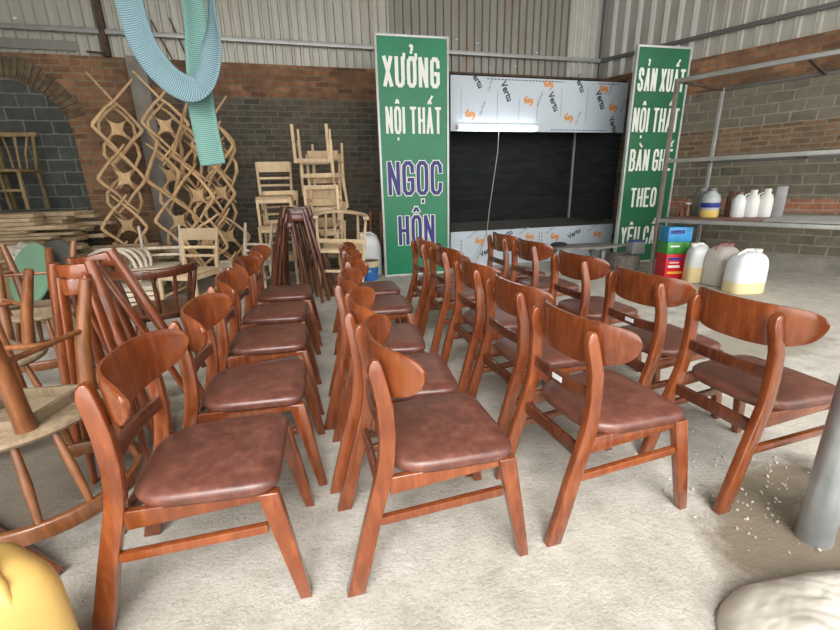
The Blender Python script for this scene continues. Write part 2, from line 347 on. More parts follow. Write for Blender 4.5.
gm = MB(); gm.bar((-7.5, -.03, 2.96), (-7.25, -.06, 2.94), .02, .02); gm.bar((-6.55, .0, 2.93), (-6.72, .0, 3.36), .016, .016); gm.bar((-6.36, .0, 2.93), (-6.5, .0, 3.4), .016, .016); struct(gm.build('trim_7', M['rust'], xf=WB))
gm = MB(); gm.box((-1.8, -.03, 2.905), (3.6, .08, .03)); struct(gm.build('trim_8', M['rust'], xf=WB))
lw = MB(); lw.box((-6.9, 2.4, 2.4), (.2, 7.2, 4.8)); struct(lw.build('wall_left', M['brick_brown']))
fw = MB(); fw.box((-5.3, -1.5, 2.4), (3.2, .2, 4.8)); struct(fw.build('wall_added_for_shade', M['brick_brown']))  # added wall segment behind the camera, out of view, shading the left side
rm = MB()
for (x0, x1, y0, y1) in ((-7.2, 7.8, -1.3, 11.0),): rm.add([(x0, y0, 4.85), (x1, y0, 4.85), (x1, y1, 4.75), (x0, y1, 4.75)], [(0, 1, 2, 3)])
struct(rm.build('ceiling', M['sheet']))
bm_ = MB(); bm_.box((-.9, 2.6, 4.2), (12.2, .12, .16)); struct(bm_.build('ceiling_beam', M['girt_dark']))

# ------------------------------------------------------------------ varnished dining chairs
def rect(x0, x1, y, hy, z): return [(x0, y - hy, z), (x1, y - hy, z), (x1, y + hy, z), (x0, y + hy, z)]
def dining_chair():
    root = empty('dining_chair'); W = M['varnish']
    prof = [(0, -.358, -.300, .192), (.12, -.325, -.268, .190), (.25, -.290, -.236, .187), (.36, -.258, -.204, .184), (.43, -.238, -.186, .182), (.48, -.229, -.180, .180), (.55, -.223, -.175, .178), (.64, -.226, -.178, .175), (.70, -.235, -.189, .168), (.742, -.243, -.198, .164), (.768, -.239, -.205, .162), (.782, -.228, -.213, .161)]
    for sd in (-1, 1):
        m = MB(); m.loft([rect(b, f, sd * y, .0165 if z < .75 else .0155, z) for z, b, f, y in prof]); m.build('leg', W, root, bevel=.005)
    for sd in (-1, 1):
        m = MB(); m.loft([rect(b, f, sd * y, .016, z) for z, b, f, y in ((0, .235, .271, .205), (.2, .193, .243, .198), (.398, .152, .212, .190))]); m.build('leg', W, root, bevel=.004)
    for sd in (-1, 1):
        m = MB(); m.loft([[(x, sd * (y - .011), zb), (x, sd * (y + .011), zb), (x, sd * (y + .011), zt), (x, sd * (y - .011), zt)] for x, y, zb, zt in ((-.20, .183, .343, .404), (.16, .188, .372, .404))]); m.build('seat_rail', W, root, bevel=.003)
    m = MB(); m.bar((.175, -.19, .385), (.175, .19, .385), .024, .036); m.build('seat_rail', W, root, bevel=.003)
    m = MB(); m.bar((-.226, -.17, .338), (-.226, .17, .338), .022, .05); m.build('seat_rail', M['varnish_dark'], root, bevel=.003)
    for sd in (-1, 1):
        m = MB(); m.bar((-.236, sd * .188, .255), (.17, sd * .199, .279), .021, .029); m.build('stretcher', W, root, bevel=.003)
    m = MB(); m.path([(-.200 - .016 * (1 - (y / .165) ** 2), y, .553) for y in (-.165, -.11, -.055, 0, .055, .11, .165)], .019, .046); m.build('back_rail', M['varnish_dark'], root, bevel=.003)
    # curved leaf-shaped back plate
    m = MB(); NU, NV = 36, 7
    bx = lambda y: .112 * (abs(y) / .246) ** 3.0
    ys = [.246 * i / 400 for i in range(401)]; ac = [0]
    for p, q in zip(ys, ys[1:]): ac.append(ac[-1] + math.hypot(q - p, bx(q) - bx(p)))
    def P(u, v, side):   # u runs along the bent plate by arc length, so the ends stay round
        t = abs(math.sin(u * math.pi / 2)); k = 0
        while k < 400 and ac[k] < t * ac[-1]: k += 1
        y = ys[k] * (1 if u >= 0 else -1); r = abs(y) / .246; c = max(.006, 1 - t ** 2.4) ** .5; c5 = max(.006, 1 - t ** 5) ** .5
        zt = .754 + .054 * c5; zb = .748 - .036 * c5 - .066 * c; z = zb + (zt - zb) * v
        x = -.209 + bx(y) - .07 * (z - .74); nx = 1; ny = -.112 * 3.0 * r ** 2.0 / .246 * (1 if y > 0 else -1); L = math.hypot(nx, ny)
        th = .0085 * side * (1 if 0 < v < 1 else .55)
        return (x + nx / L * th, y + ny / L * th, z)
    rings = []
    for i in range(NU + 1):
        u = -1 + 2 * i / NU; rings.append([P(u, j / NV, 1) for j in range(NV + 1)] + [P(u, j / NV, -1) for j in range(NV, -1, -1)])
    m.loft(rings); m.build('backrest', W, root, smooth=50)
    # padded seat
    m = MB(); N = 56; rings = []
    def outline(t, s):
        ct, st = math.cos(t), math.sin(t); e, ey = (.27, .34) if ct > 0 else (.46, .46)
        x = .207 * math.copysign(abs(ct) ** e, ct); hw = .197 + .018 * (x + .2) / .4
        if x < -.08: hw *= 1 - .13 * ((-.08 - x) / .13) ** 2
        y = hw * math.copysign(abs(st) ** ey, st)
        return .008 + x * s, y * s
    for s, z in ((.90, .399), (.985, .401), (1.0, .408), (1.012, .418), (1.01, .427), (.99, .435), (.95, .441), (.86, .447), (.7, .451), (.45, .454), (.2, .455), (.02, .455)):
        rings.append([(*outline(2 * math.pi * j / N, s), z - (.004 * (1 if s < .9 and z > .44 else 0)) * math.cos(j)*0) for j in range(N)])
    m.loft(rings); m.build('seat', M['leather'], root, smooth=60)
    return root
ROWS = ['leftmost', 'second', 'third', 'rightmost']
ORD = ['nearest', 'second nearest', 'middle one', 'second farthest', 'farthest']
chairs = [[(-.674, 1.178, 12), (-.735, 1.698, 13), (-.878, 2.292, 14.2), (-1.013, 2.829, 10), (-1.122, 3.408, 12.4)],
          [(.042, 1.302, 14.8), (-.082, 1.75, 9.5), (-.207, 2.236, 8), (-.290, 2.957, 13.4), (-.401, 3.482, 13.5)],
          [(.712, 1.488, 17.3), (.613, 2.023, 15.5), (.498, 2.57, 14.5), (.358, 3.28, 15.3), (.210, 3.735, 15.1)],
          [(1.420, 1.613, 15.6), (1.297, 2.140, 16.4), (1.186, 2.762, 14.4), (1.069, 3.49, 14.8), (.948, 4.019, 13.8)]]
special = {(0, 0): 'brown dining chair nearest the yellow plastic jug, front of leftmost row', (1, 0): 'brown dining chair at front of the second row, feet nearest the camera',
           (2, 0): 'brown dining chair with sticker on back rail, front of the third row', (3, 0): 'brown dining chair beside the steel pipe post, front of rightmost row',
           (3, 1): 'brown dining chair with stickered back rail, second in the rightmost row'}
proto = dining_chair()
for r in range(4):
    for k in range(5):
        o = proto if (r, k) == (0, 0) else copy_tree(proto)
        x, y, a = chairs[r][k]; o.location = (x, y, 0); o.rotation_euler = (0, 0, R(a))
        tag(o, special.get((r, k), 'brown dining chair, %s of the %s row of leather-seated chairs' % (ORD[k], ROWS[r])), 'chair', 'dining chairs set out in rows')
        if (r, k) in ((2, 0), (3, 1)):
            m = MB(); m.box((-.2268, -.01, .556), (.002, .055, .02)); s = m.build('sticker', M['sticker'], o, xf=Matrix.Identity(4)); s['label'] = 'small white sticker'

# ------------------------------------------------------------------ bent two-legged frames (dark, nested)
def bent_frame(wood_m, spread=.30, H=1.02, top=.17, r=.021):
    root = empty('bent_leg_frame')
    for sd in (-1, 1):
        m = MB(); m.tube([(sd * spread, 0, 0), (sd * (spread * .55 + top * .3), 0, H * .5), (sd * top * .62, 0, H * .93), (sd * top * .55, 0, H)], [r * .8, r * 1.05, r * 1.1, r], 12); m.build('leg', wood_m, root, smooth=50)
    m = MB(); m.path([(x, -.03 * (1 - (x / (top * .6)) ** 2), H - .045) for x in [top * .56 * t for t in (-1, -.6, -.2, .2, .6, 1)]], .026, .075); m.build('top_rail', wood_m, root, bevel=.006)
    return root
def frame_at(o, loc, rz, lean, roll=0): o.matrix_world = Matrix.Translation(loc) @ Matrix.Rotation(R(rz), 4, 'Z') @ Matrix.Rotation(R(lean), 4, 'X') @ Matrix.Rotation(R(roll), 4, 'Y'); return o
fp = bent_frame(M['varnish_dark'], .31, 1.04, .20, .026)
ordn = ['frontmost', 'second', 'third', 'fourth', 'fifth', 'sixth', 'seventh', 'eighth', 'ninth', 'rearmost']
for i in range(10):
    o = fp if i == 0 else copy_tree(fp)
    frame_at(o, (-1.36 - .012 * i + (.03 if i % 2 else -.02), 4.52 + .066 * i, 0), (-6, 10, -14, 6, -4, 14, 2, -8, 5, 0)[i], -4 + 0.5 * i, (0, 2, -2, 1, -1, 2, 0, -2, 1, 0)[i]); o.scale = ((.42, 1, .88), (.78, 1, .96), (.58, 1, .92), (1.0, 1, 1.0), (.3, 1, .86), (1.15, 1, 1.01), (.7, 1, .95), (.88, 1, .98), (.5, 1, .9), (1.25, 1, 1.02))[i]
    tag(o, 'dark red bent frame, %s of the bundle before the pale chairs' % (ordn[i] + (' from the front' if 0 < i < 9 else '')), 'chair frame', 'dark bent frames nested in the middle')
fq = bent_frame(M['varnish'], .27, 1.03, .19, .026)
spots = [(-1.50, 1.80, -4, -3, -2, .80, .93), (-1.36, 1.62, 10, -5, -2, .45, .90), (-1.50, 1.96, 4, -2, -5, .6, .91), (-1.44, 2.12, 6, 2, -10, .9, .95), (-1.28, 1.98, 14, 2, -15, .5, .92)]
lb = ['glossy bent frame in front of the nested group left of the chairs', 'narrow glossy bent frame nearest the camera in the left nested group', 'glossy bent frame in the middle of the left nested group', 'wide glossy bent frame leaning left at the back of the left nested group', 'narrow glossy bent frame leaning most in the left nested group']
for i, (x, y, rz, le, ro, kx, kz) in enumerate(spots):
    o = fq if i == 0 else copy_tree(fq); frame_at(o, (x, y, .0), rz, le, ro); o.scale = (kx, 1, kz); tag(o, lb[i], 'chair frame', 'glossy bent frames beside the spindle chairs')

# ------------------------------------------------------------------ spindle armchairs
def spindle_chair(wm, seatm, n_sp=9, rail=M['varnish_dark'], slim=1):
    root = empty('spindle_armchair')
    m = MB(); m.lathe([(.0, .42), (.215, .42), (.232, .428), (.235, .440), (.225, .452), (.0, .455)], 32, sx=1.0, sy=1.02); m.build('seat', seatm, root, smooth=40)
    for sx, sy in ((1, 1), (1, -1), (-1, 1), (-1, -1)):
        m = MB(); m.tube([(sx * .20, sy * .20, 0), (sx * .155, sy * .155, .22), (sx * .13, sy * .13, .425)], [.019, .025, .029], 12); m.build('leg', wm, root, smooth=50)
    m = MB()
    for s in (-1, 1): m.bar((-.15, s * .125, .405), (.15, s * .125, .405), .022, .04)
    m.bar((-.125, -.14, .405), (-.125, .14, .405), .022, .04); m.bar((.125, -.14, .405), (.125, .14, .405), .022, .04); m.build('under_frame', seatm, root, bevel=.003)
    for s in (-1, 1):
        m = MB(); m.tube([(s * .165, -.165, .18), (s * .165, .165, .18)], .010, 8); m.build('stretcher', wm, root, smooth=50)
    m = MB(); m.tube([(-.165, 0, .18), (.165, 0, .18)], .010, 8); m.build('stretcher', wm, root, smooth=50)
    pts = [(x, y, .735) for x, y in arc(0, 0, .285, .27, 60, 300, 28)]
    m = MB(); m.path(pts, .028, .06); m.build('bow_rail', rail, root, bevel=.008)
    for i in range(n_sp):
        a = R(66 + (294 - 66) * i / (n_sp - 1)); m = MB(); m.tube([(.205 * math.cos(a), .205 * math.sin(a), .45), (.245 * math.cos(a), .235 * math.sin(a), .58), (.283 * math.cos(a), .268 * math.sin(a), .715)], [.011 * slim, .015 * slim, .011 * slim], 10); m.build('spindle', wm, root, smooth=50)
    return root
sp1 = spindle_chair(M['walnut'], M['dusty_seat'], rail=M['walnut'])
tag(sp1, 'brown spindle armchair lying upside down behind the yellow jug, dusty seat underside up', 'chair', 'spindle armchairs at the left')
FL = Matrix.Rotation(R(180), 4, 'X')
sp1.matrix_world = Matrix.Translation((-1.43, 1.33, .93)) @ Matrix.Rotation(R(180), 4, 'Z') @ FL @ Matrix.Rotation(R(-3), 4, 'Y')
sp2 = copy_tree(sp1); tag(sp2, 'brown spindle armchair turned upside down at the left edge behind the front one', 'chair', 'spindle armchairs at the left')
sp2.matrix_world = Matrix.Translation((-2.16, 1.95, .90)) @ Matrix.Rotation(R(60), 4, 'Z') @ FL
sp3 = spindle_chair(M['varnish_dark'], M['varnish_dark'], 9)
tag(sp3, 'dark red barrel-backed spindle armchair standing upright behind the leftmost dining chairs', 'chair', 'spindle armchairs at the left')
sp3.matrix_world = Matrix.Translation((-1.88, 2.95, 0)) @ Matrix.Rotation(R(120), 4, 'Z')
sp4 = copy_tree(sp1); tag(sp4, 'brown spindle armchair upside down with pale legs raised before the green round top', 'chair', 'spindle armchairs at the left')
sp4.matrix_world = Matrix.Translation((-2.55, 2.75, .93)) @ Matrix.Rotation(R(20), 4, 'Z') @ FL
# reddish frame lying flat under the front spindle chair
o = copy_tree(fq); o.matrix_world = Matrix.Translation((-1.39, .88, .03)) @ Matrix.Rotation(R(58), 4, 'Z') @ Matrix.Rotation(R(-90), 4, 'X')
tag(o, 'bent frame lying flat on the floor under the upturned spindle armchair', 'chair frame')

# ------------------------------------------------------------------ raw wooden chairs
def raw_chair(m_, slats=(.80, .66, .57), H=.86, seat=True, wide=.13):
    root = empty('unfinished_chair')   # faces -Y
    for s in (-1, 1):
        m = MB(); m.path([(s * .20, .24, 0), (s * .195, .20, .42), (s * .20, .20, .5), (s * .215, .27, H)], .032, .036, (0, 1, 0), 0, [.8, 1.1, 1.1, .7]); m.build('leg', m_, root, bevel=.004)
        m = MB(); m.bar((s * .20, -.21, 0), (s * .20, -.19, .43), .034, .034, (0, 1, 0)); m.build('leg', m_, root, bevel=.004)
    for i, z in enumerate(slats):
        h = wide if i == 0 else .03; yb = .20 + .07 * (z - .5) / .36; m = MB()
        m.path([(x, yb + .03 * (1 - (x / .2) ** 2), z) for x in (-.20, -.1, 0, .1, .20)], .018, h); m.build('top_slat' if i == 0 else 'slat', m_, root, bevel=.004)
    if seat:
        m = MB(); m.box((0, 0, .443), (.43, .43, .026)); m.build('seat', m_, root, bevel=.008)
    m = MB()
    for s in (-1, 1): m.bar((s * .195, -.18, .405), (s * .195, .2, .405), .022, .05)
    m.bar((-.19, -.19, .405), (.19, -.19, .405), .022, .05); m.bar((-.19, .2, .405), (.19, .2, .405), .022, .05); m.build('seat_frame', m_, root, bevel=.003)
    for s in (-1, 1):
        m = MB(); m.bar((s * .2, -.2, .2), (s * .197, .22, .24), .018, .026); m.build('stretcher', m_, root, bevel=.003)
    return root
def put(o, loc, rz=0, rx=0, ry=0): o.matrix_world = Matrix.Translation(loc) @ Matrix.Rotation(R(rz), 4, 'Z') @ Matrix.Rotation(R(rx), 4, 'X') @ Matrix.Rotation(R(ry), 4, 'Y'); return o
rc = raw_chair(M['raw']); put(rc, (-2.44, 4.42, 0), -10); tag(rc, 'pale unfinished chair standing upright with its three-slat back, left of the dark frame bundle', 'chair', 'pale unfinished chairs')
rcs = [((-1.78, 5.46, 0.0), 8, 0, 0, 'pale unfinished chair at the bottom of the pile of three left of the tall stack'),
       ((-1.79, 5.56, .36), 4, 2, 0, 'pale unfinished chair in the middle of the pile of three left of the tall stack'),
       ((-1.84, 5.68, .72), 12, 4, 0, 'pale unfinished chair on top of the pile of three left of the tall stack'),
       ]
for loc, rz, rx, ry, l in rcs: o = copy_tree(rc); put(o, loc, rz, rx, ry); tag(o, l, 'chair', 'pale unfinished chairs')
rf = raw_chair(M['raw'], (.80,), .82, False); put(rf, (-1.22, 5.66, 0), 0); tag(rf, 'pale seatless chair frame at the bottom of the tall stack', 'chair', 'pale unfinished chairs')
for loc, rz, rx, l in (((-1.24, 5.64, .29), 3, 0, 'pale seatless chair frame second from the bottom of the tall stack'),
                       ((-1.25, 5.68, .58), -3, 0, 'pale seatless chair frame third from the bottom of the tall stack'),
                       ((-1.21, 5.66, .86), 4, 0, 'pale seatless chair frame just below the two upturned ones of the tall stack'),
                       ((-1.28, 5.62, 1.36 + .62), 186, 180, 'pale seatless chair frame upside down at the top of the tall stack, legs up'),
                       ((-1.20, 5.70, 1.36 + .45), 172, 180, 'pale seatless chair frame upside down just below the topmost one')):
    o = copy_tree(rf); put(o, loc, rz, rx); tag(o, l, 'chair', 'pale unfinished chairs')
# armchair frame with a U-shaped rail
def arm_frame():
    root = empty('armchair_frame')
    pts = [(.27, -.34, .86), (.285, -.2, .82)] + [(x, y, .80) for x, y in arc(0, 0, .285, .24, 0, 180, 14)] + [(-.285, -.2, .82), (-.27, -.30, .84)]
    m = MB(); m.path(pts, .06, .034); m.build('arm_rail', M['raw'], root, bevel=.008)
    for s in (-1, 1):
        m = MB(); m.tube([(s * .25, -.24, 0), (s * .255, -.22, .45), (s * .275, -.18, .81)], [.014, .02, .015], 10); m.build('leg', M['raw'], root, smooth=50)
        m = MB(); m.tube([(s * .21, .27, 0), (s * .2, .22, .45), (s * .19, .2, .80)], [.014, .02, .015], 10); m.build('leg', M['raw'], root, smooth=50)
    m = MB(); m.box((0, 0, .43), (.48, .44, .035)); m.build('seat', M['raw'], root, bevel=.01)
    m = MB(); m.bar((-.25, -.22, .56), (.25, -.22, .56), .02, .05); m.build('rail', M['raw'], root, bevel=.004)
    m = MB(); m.bar((-.25, -.23, .2), (.25, -.23, .2), .02, .03); m.build('rail', M['raw'], root, bevel=.004)
    return root
o = arm_frame(); put(o, (-.96, 5.14, 0.15), 8, 9, 4); tag(o, 'pale armchair frame with a U-shaped arm rail right of the dark bundle', 'chair')
m = MB(); m.box((-.98, 5.2, .05), (.56, .5, .1), R(8)); o = m.build('wooden_block', M['raw_dust'], bevel=.006); tag(o, 'low pale wooden crate base under the armchair frame with U-shaped rail', 'block')
# whitish chair carcasses left of the upright pale chair
rw = raw_chair(M['raw_white'], (.62, .54), .88, True, .03); put(rw, (-2.98, 4.78, .0), 12, 0, 0); tag(rw, 'whitish unfinished chair leaning beside the upright pale chair', 'chair', 'whitish chairs on the floor')
o = copy_tree(rw); put(o, (-2.08, 4.98, .0), -24, -3, 0); tag(o, 'whitish unfinished chair with slim back bars between upright chair and dark bundle', 'chair', 'whitish chairs on the floor')
# boards stacked beneath the whitish chair
for i in range(6):
    m = MB(); m.box((-2.98 + random.uniform(-.03, .03), 4.32 + random.uniform(-.03, .03), .03 + .055 * i), (.46, .30, .04), R(18 + random.uniform(-9, 9))); o = m.build('cut_board', M['raw_white'], bevel=.004)
    tag(o, 'short whitish board before the whitish chair, %s' % ['lowest', 'second from bottom', 'third from bottom', 'third from top', 'second from top', 'topmost'][i], 'board', 'short whitish boards')
# bent white hoops
for i in range(4):
    m = MB(); r = .27 - .015 * i; pts = [(r * math.cos(R(a)), 0, r * .95 * math.sin(R(a))) for a in range(-8, 189, 12)]
    m.path([(r, 0, -.38)] + pts + [(-r, 0, -.2)], .034, .03, (0, 1, 0)); o = m.build('bent_wood_hoop', M['raw_white'], bevel=.006)
    put(o, (-3.38 + .05 * i, 4.55 + .10 * i, .42), 10 - 14 * i, -18, 6 * i); tag(o, 'white bent wood hoop, %s of four near the planks' % ['nearest', 'second nearest', 'third nearest', 'farthest'][i], 'hoop', 'white bent hoops')

# ------------------------------------------------------------------ stacks of curved cross frames
def cross_frame(ext=.10, rear=.285):
    root = empty('cross_base_frame'); W_ = M['raw_tan']
    for dy, dz, e, kw in ((-.10, 0, ext, 1.0), (.16, rear, .05, .78)):
        for s in (-1, 1):
            k = .29; pts = [(-s * e * .85, dy - .03, k + e * 1.05), (0, dy + s * .014, k), (s * .085, dy - .01, .215), (s * .175, dy - .03, .10), (s * .232 * kw, dy - .045, .018), (s * .240 * kw, dy - .05, -.01), (s * .205 * kw, dy - .045, -.06), (s * .10, dy - .02, -.165), (0, dy + s * .014, -k), (-s * .11, dy, -k - .12)]
            m = MB(); m.path([(x, y, z_ + dz) for x, y, z_ in pts], .030, .034, (0, 1, 0), 0, [.65, .95, 1.05, 1.1, 1.25, 1.3, 1.15, 1.0, .9, .65]); m.build('leg', W_, root, bevel=.006)
    m = MB(); N = 48
    poly = [(.19 * (abs(c_) ** 4.5 * (1 if c_ > 0 else -1) - abs(s_) ** 4.5 * (1 if s_ > 0 else -1)) * .72, .19 * (abs(c_) ** 4.5 * (1 if c_ > 0 else -1) + abs(s_) ** 4.5 * (1 if s_ > 0 else -1)) * .78) for c_, s_ in ((math.cos(2 * math.pi * j / N), math.sin(2 * math.pi * j / N)) for j in range(N))]
    m.prism(poly, -.02, .02); m.build('hub', W_, root, bevel=.005)
    return root
cf = cross_frame(); cft = cross_frame(.26, -.02)
stacks = [(-3.62, 5.55, 0, 'left stack'), (-3.06, 5.66, .03, 'middle stack behind the strap'), (-2.52, 5.80, -.20, 'right stack')]
first = [cf, cft]; used = [False, False]
hn = ['bottom', 'second', 'third', 'top']
for si, (x, y, dz, nm) in enumerate(stacks):
    for k in range(4):
        i = 1 if k == 3 else 0
        o = first[i] if not used[i] else copy_tree(first[i]); used[i] = True
        put(o, (x + .05 * (3 - k) * (-1 if si == 0 else -.5) + random.uniform(-.04, .04), y + random.uniform(-.03, .03), (.285 + .57 * k) + dz), 12 + random.uniform(-26, 26), random.uniform(-10, 10), random.uniform(-10, 10))
        tag(o, 'tan curved wooden cross frame, %s of the %s' % (hn[k] + (' from the bottom' if k in (1, 2) else ''), nm), 'chair frame', 'stacked curved cross frames')
for j, (x, y, z) in enumerate(((-2.78, 5.60, .62), (-2.80, 5.62, 1.2), (-2.72, 5.62, 1.74))):
    o = copy_tree(cf); put(o, (x, y, z), 25 - 20 * j, 5, 14 - 12 * j); tag(o, 'tan curved wooden cross frame wedged between middle and right stacks, %s' % ['low down', 'halfway up', 'high up'][j], 'chair frame', 'stacked curved cross frames')

# ------------------------------------------------------------------ old dusty chairs, planks, green top on the left
def dusty_chair():
    root = empty('old_dusty_chair'); W_ = M['raw_dust']
    for s in (-1, 1):
        m = MB(); m.path([(s * .19, .2, 0), (s * .185, .17, .45), (s * .20, .24, .88)], .032, .034, (0, 1, 0)); m.build('leg', W_, root, bevel=.004)
        m = MB(); m.bar((s * .19, -.19, 0), (s * .19, -.18, .44), .034, .034, (0, 1, 0)); m.build('leg', W_, root, bevel=.004)
    m = MB(); m.path([(x, .24 + .02 * (1 - (x / .2) ** 2), .885) for x in (-.24, -.12, 0, .12, .24)], .026, .05); m.build('top_rail', W_, root, bevel=.006)
    for x in (-.11, 0, .11):
        m = MB(); m.path([(x * .7, .18, .48), (x * .8, .2, .66), (x * 1.25, .235, .87)], .022, .018, (0, 1, 0)); m.build('back_splat', W_, root, bevel=.003)
    m = MB(); m.box((0, 0, .445), (.42, .42, .035)); m.build('seat', W_, root, bevel=.008)
    m = MB(); m.bar((-.19, -.185, .22), (.19, -.185, .22), .02, .03); m.build('stretcher', W_, root, bevel=.003)
    return root
dc = dusty_chair(); put(dc, (-5.12, 5.15, 1.09), 28); tag(dc, 'old dusty slat-backed chair on the plank pile at the left edge', 'chair', 'old dusty chairs on the planks')
o = copy_tree(dc); put(o, (-4.92, 5.42, 1.09), 10, 0, 0); tag(o, 'old dusty slat-backed chair nearest the grey arch blocks, on the plank pile', 'chair', 'old dusty chairs on the planks')
o = copy_tree(dc); put(o, (-5.42, 5.55, 1.09), 40); tag(o, 'old dusty slat-backed chair rearmost on the plank pile at the far left', 'chair', 'old dusty chairs on the planks')
nb = 0
def board_pile(cx, cy, zmax, half, n_side, Lr, label, grp, ang):
    z = .02; layers = []
    while z < zmax:
        th = random.uniform(.028, .046); row = []
        for k in range(n_side):
            row.append((cx + random.uniform(-.16, .16), cy + (k - (n_side - 1) / 2) * half + random.uniform(-.04, .02), z + th / 2, random.uniform(*Lr), half * random.uniform(.55, .86), th, ang + random.uniform(-4, 4)))
        layers.append(row); z += th + .004
    for li, row in enumerate(layers):
        for k, (x, y, zz, L_, wd, th, an) in enumerate(row):
            m = MB(); m.box((0, 0, 0), (L_, wd, th)); o = m.build('rough_board', M['plank'], bevel=.003); o.location = (x, y, zz); o.rotation_euler = (0, 0, R(an))
            lv = 'top layer' if li == len(layers) - 1 else 'bottom layer' if li == 0 else 'layer %d up from the floor' % (li + 1)
            tag(o, '%s, %s board in %s' % (label, ('front', 'middle', 'rear')[k] if n_side == 3 else ('front', 'rear')[k], lv), 'board', grp)
board_pile(-4.62, 5.0, 1.04, .26, 3, (.75, 1.6), 'rough pale pile under the old chairs', 'boards in the plank pile', 8)
board_pile(-3.72, 5.22, .62, .24, 2, (.7, 1.15), 'rough pile below the left cross frames', 'boards in the lower pile', 14)
m = MB(); m.lathe([(0, -.014), (.30, -.014), (.305, 0), (.30, .014), (0, .014)], 40); o = m.build('round_table_top', [M['green_top']], smooth=40)
put(o, (-3.68, 3.95, .53), -22, 68, 0); tag(o, 'pale green round table top propped up before the plank pile', 'table top')
m = MB(); m.lathe([(0, -.014), (.31, -.014), (.315, 0), (.31, .014), (0, .014)], 40); o = m.build('round_table_top', M['girt_dark'], smooth=40)
put(o, (-3.58, 4.10, .53), -18, 70, 0); tag(o, 'dark grey round table top right behind the pale green one', 'table top')
m = MB(); m.box((-3.68, 4.22, .12), (.5, .35, .24), R(-20)); o = m.build('wooden_block', M['raw_dust'], bevel=.01); tag(o, 'dusty wooden block propping up the round table tops', 'block')
m = MB(); bmn = bmesh.new(); bmesh.ops.create_icosphere(bmn, subdivisions=4, radius=1)
rr = random.Random(3)
for v in bmn.verts:
    p = v.co; d = 1 + .22 * math.sin(7 * p.x + 3 * p.z) * math.cos(6 * p.y) + .12 * math.sin(13 * p.z + 5 * p.x); v.co = Vector((p.x * .2 * d, p.y * .12 * d, p.z * .12 * d))
me = bpy.data.meshes.new('plastic_bag'); bmn.to_mesh(me); bmn.free(); me.materials.append(M['bag']); me.polygons.foreach_set('use_smooth', [True] * len(me.polygons))
o = bpy.data.objects.new('plastic_bag', me); col.objects.link(o); o.location = (-4.02, 4.34, .66); tag(o, 'crumpled pale plastic bag lying in front of the plank pile', 'bag')
m = MB(); m.box((-4.02, 4.35, .27), (.5, .36, .54), R(6)); o = m.build('wooden_crate', M['raw_dust'], bevel=.01); tag(o, 'dusty crate under the crumpled plastic bag', 'crate')

# ------------------------------------------------------------------ signs
GL = {'A': [[(0, 0), (.5, 1), (1, 0)], [(.18, .28), (.82, .28)]], 'B': [[(0, 0), (0, 1)], [(0, 1), (.6, 1), (.9, .9), (.9, .62), (.6, .53), (0, .53)], [(.6, .53), (1, .43), (1, .1), (.65, 0), (0, 0)]],
      'C': [[(1, .7), (.95, .9), (.7, 1), (.3, 1), (.04, .9), (0, .7), (0, .3), (.04, .1), (.3, 0), (.7, 0), (.95, .1), (1, .3)]], 'E': [[(1, 1), (0, 1), (0, 0), (1, 0)], [(0, .52), (.85, .52)]],
      'G': [[(1, .72), (.95, .9), (.7, 1), (.3, 1), (.04, .9), (0, .7), (0, .3), (.04, .1), (.3, 0), (.7, 0), (1, .12), (1, .46), (.55, .46)]], 'H': [[(0, 0), (0, 1)], [(1, 0), (1, 1)], [(0, .5), (1, .5)]], 'I': [[(.5, 0), (.5, 1)]],
      'N': [[(0, 0), (0, 1)], [(0, 1), (1, 0)], [(1, 0), (1, 1)]], 'O': [[(.3, 1), (.7, 1), (.95, .9), (1, .7), (1, .3), (.95, .1), (.7, 0), (.3, 0), (.05, .1), (0, .3), (0, .7), (.05, .9), (.3, 1)]],
      'S': [[(1, .74), (.92, .92), (.65, 1), (.3, 1), (.05, .9), (.02, .7), (.15, .58), (.85, .42), (1, .28), (.95, .1), (.7, 0), (.3, 0), (.06, .08), (0, .27)]], 'T': [[(0, 1), (1, 1)], [(.5, 0), (.5, 1)]],
      'U': [[(0, 1), (0, .25), (.08, .07), (.35, 0), (.65, 0), (.92, .07), (1, .25), (1, 1)]], 'X': [[(0, 0), (1, 1)], [(0, 1), (1, 0)]], 'Y': [[(0, 1), (.5, .48), (1, 1)], [(.5, .5), (.5, 0)]]}
MK = {'horn': [[(1, .90), (1.20, .97), (1.22, 1.10)]], 'hook': [[(.30, 1.29), (.52, 1.36), (.68, 1.26), (.48, 1.17), (.48, 1.08)]], 'circ': [[(.16, 1.10), (.5, 1.25), (.84, 1.10)]], 'acute2': [[(.62, 1.24), (1.12, 1.40)]],
      'grave': [[(.86, 1.09), (.08, 1.27)]], 'grave2': [[(1.1, 1.24), (.55, 1.40)]], 'dot': [[(.5, -.24), (.5, -.13)]]}
VN = {'Ư': ('U', 'horn'), 'Ở': ('O', 'horn', 'hook'), 'Ộ': ('O', 'circ', 'dot'), 'Ấ': ('A', 'circ', 'acute2'), 'Ọ': ('O', 'dot'), 'Ô': ('O', 'circ'), 'Ả': ('A', 'hook'), 'À': ('A', 'grave'), 'Ế': ('E', 'circ', 'acute2'), 'Ê': ('E', 'circ'), 'Ầ': ('A', 'circ', 'grave2')}
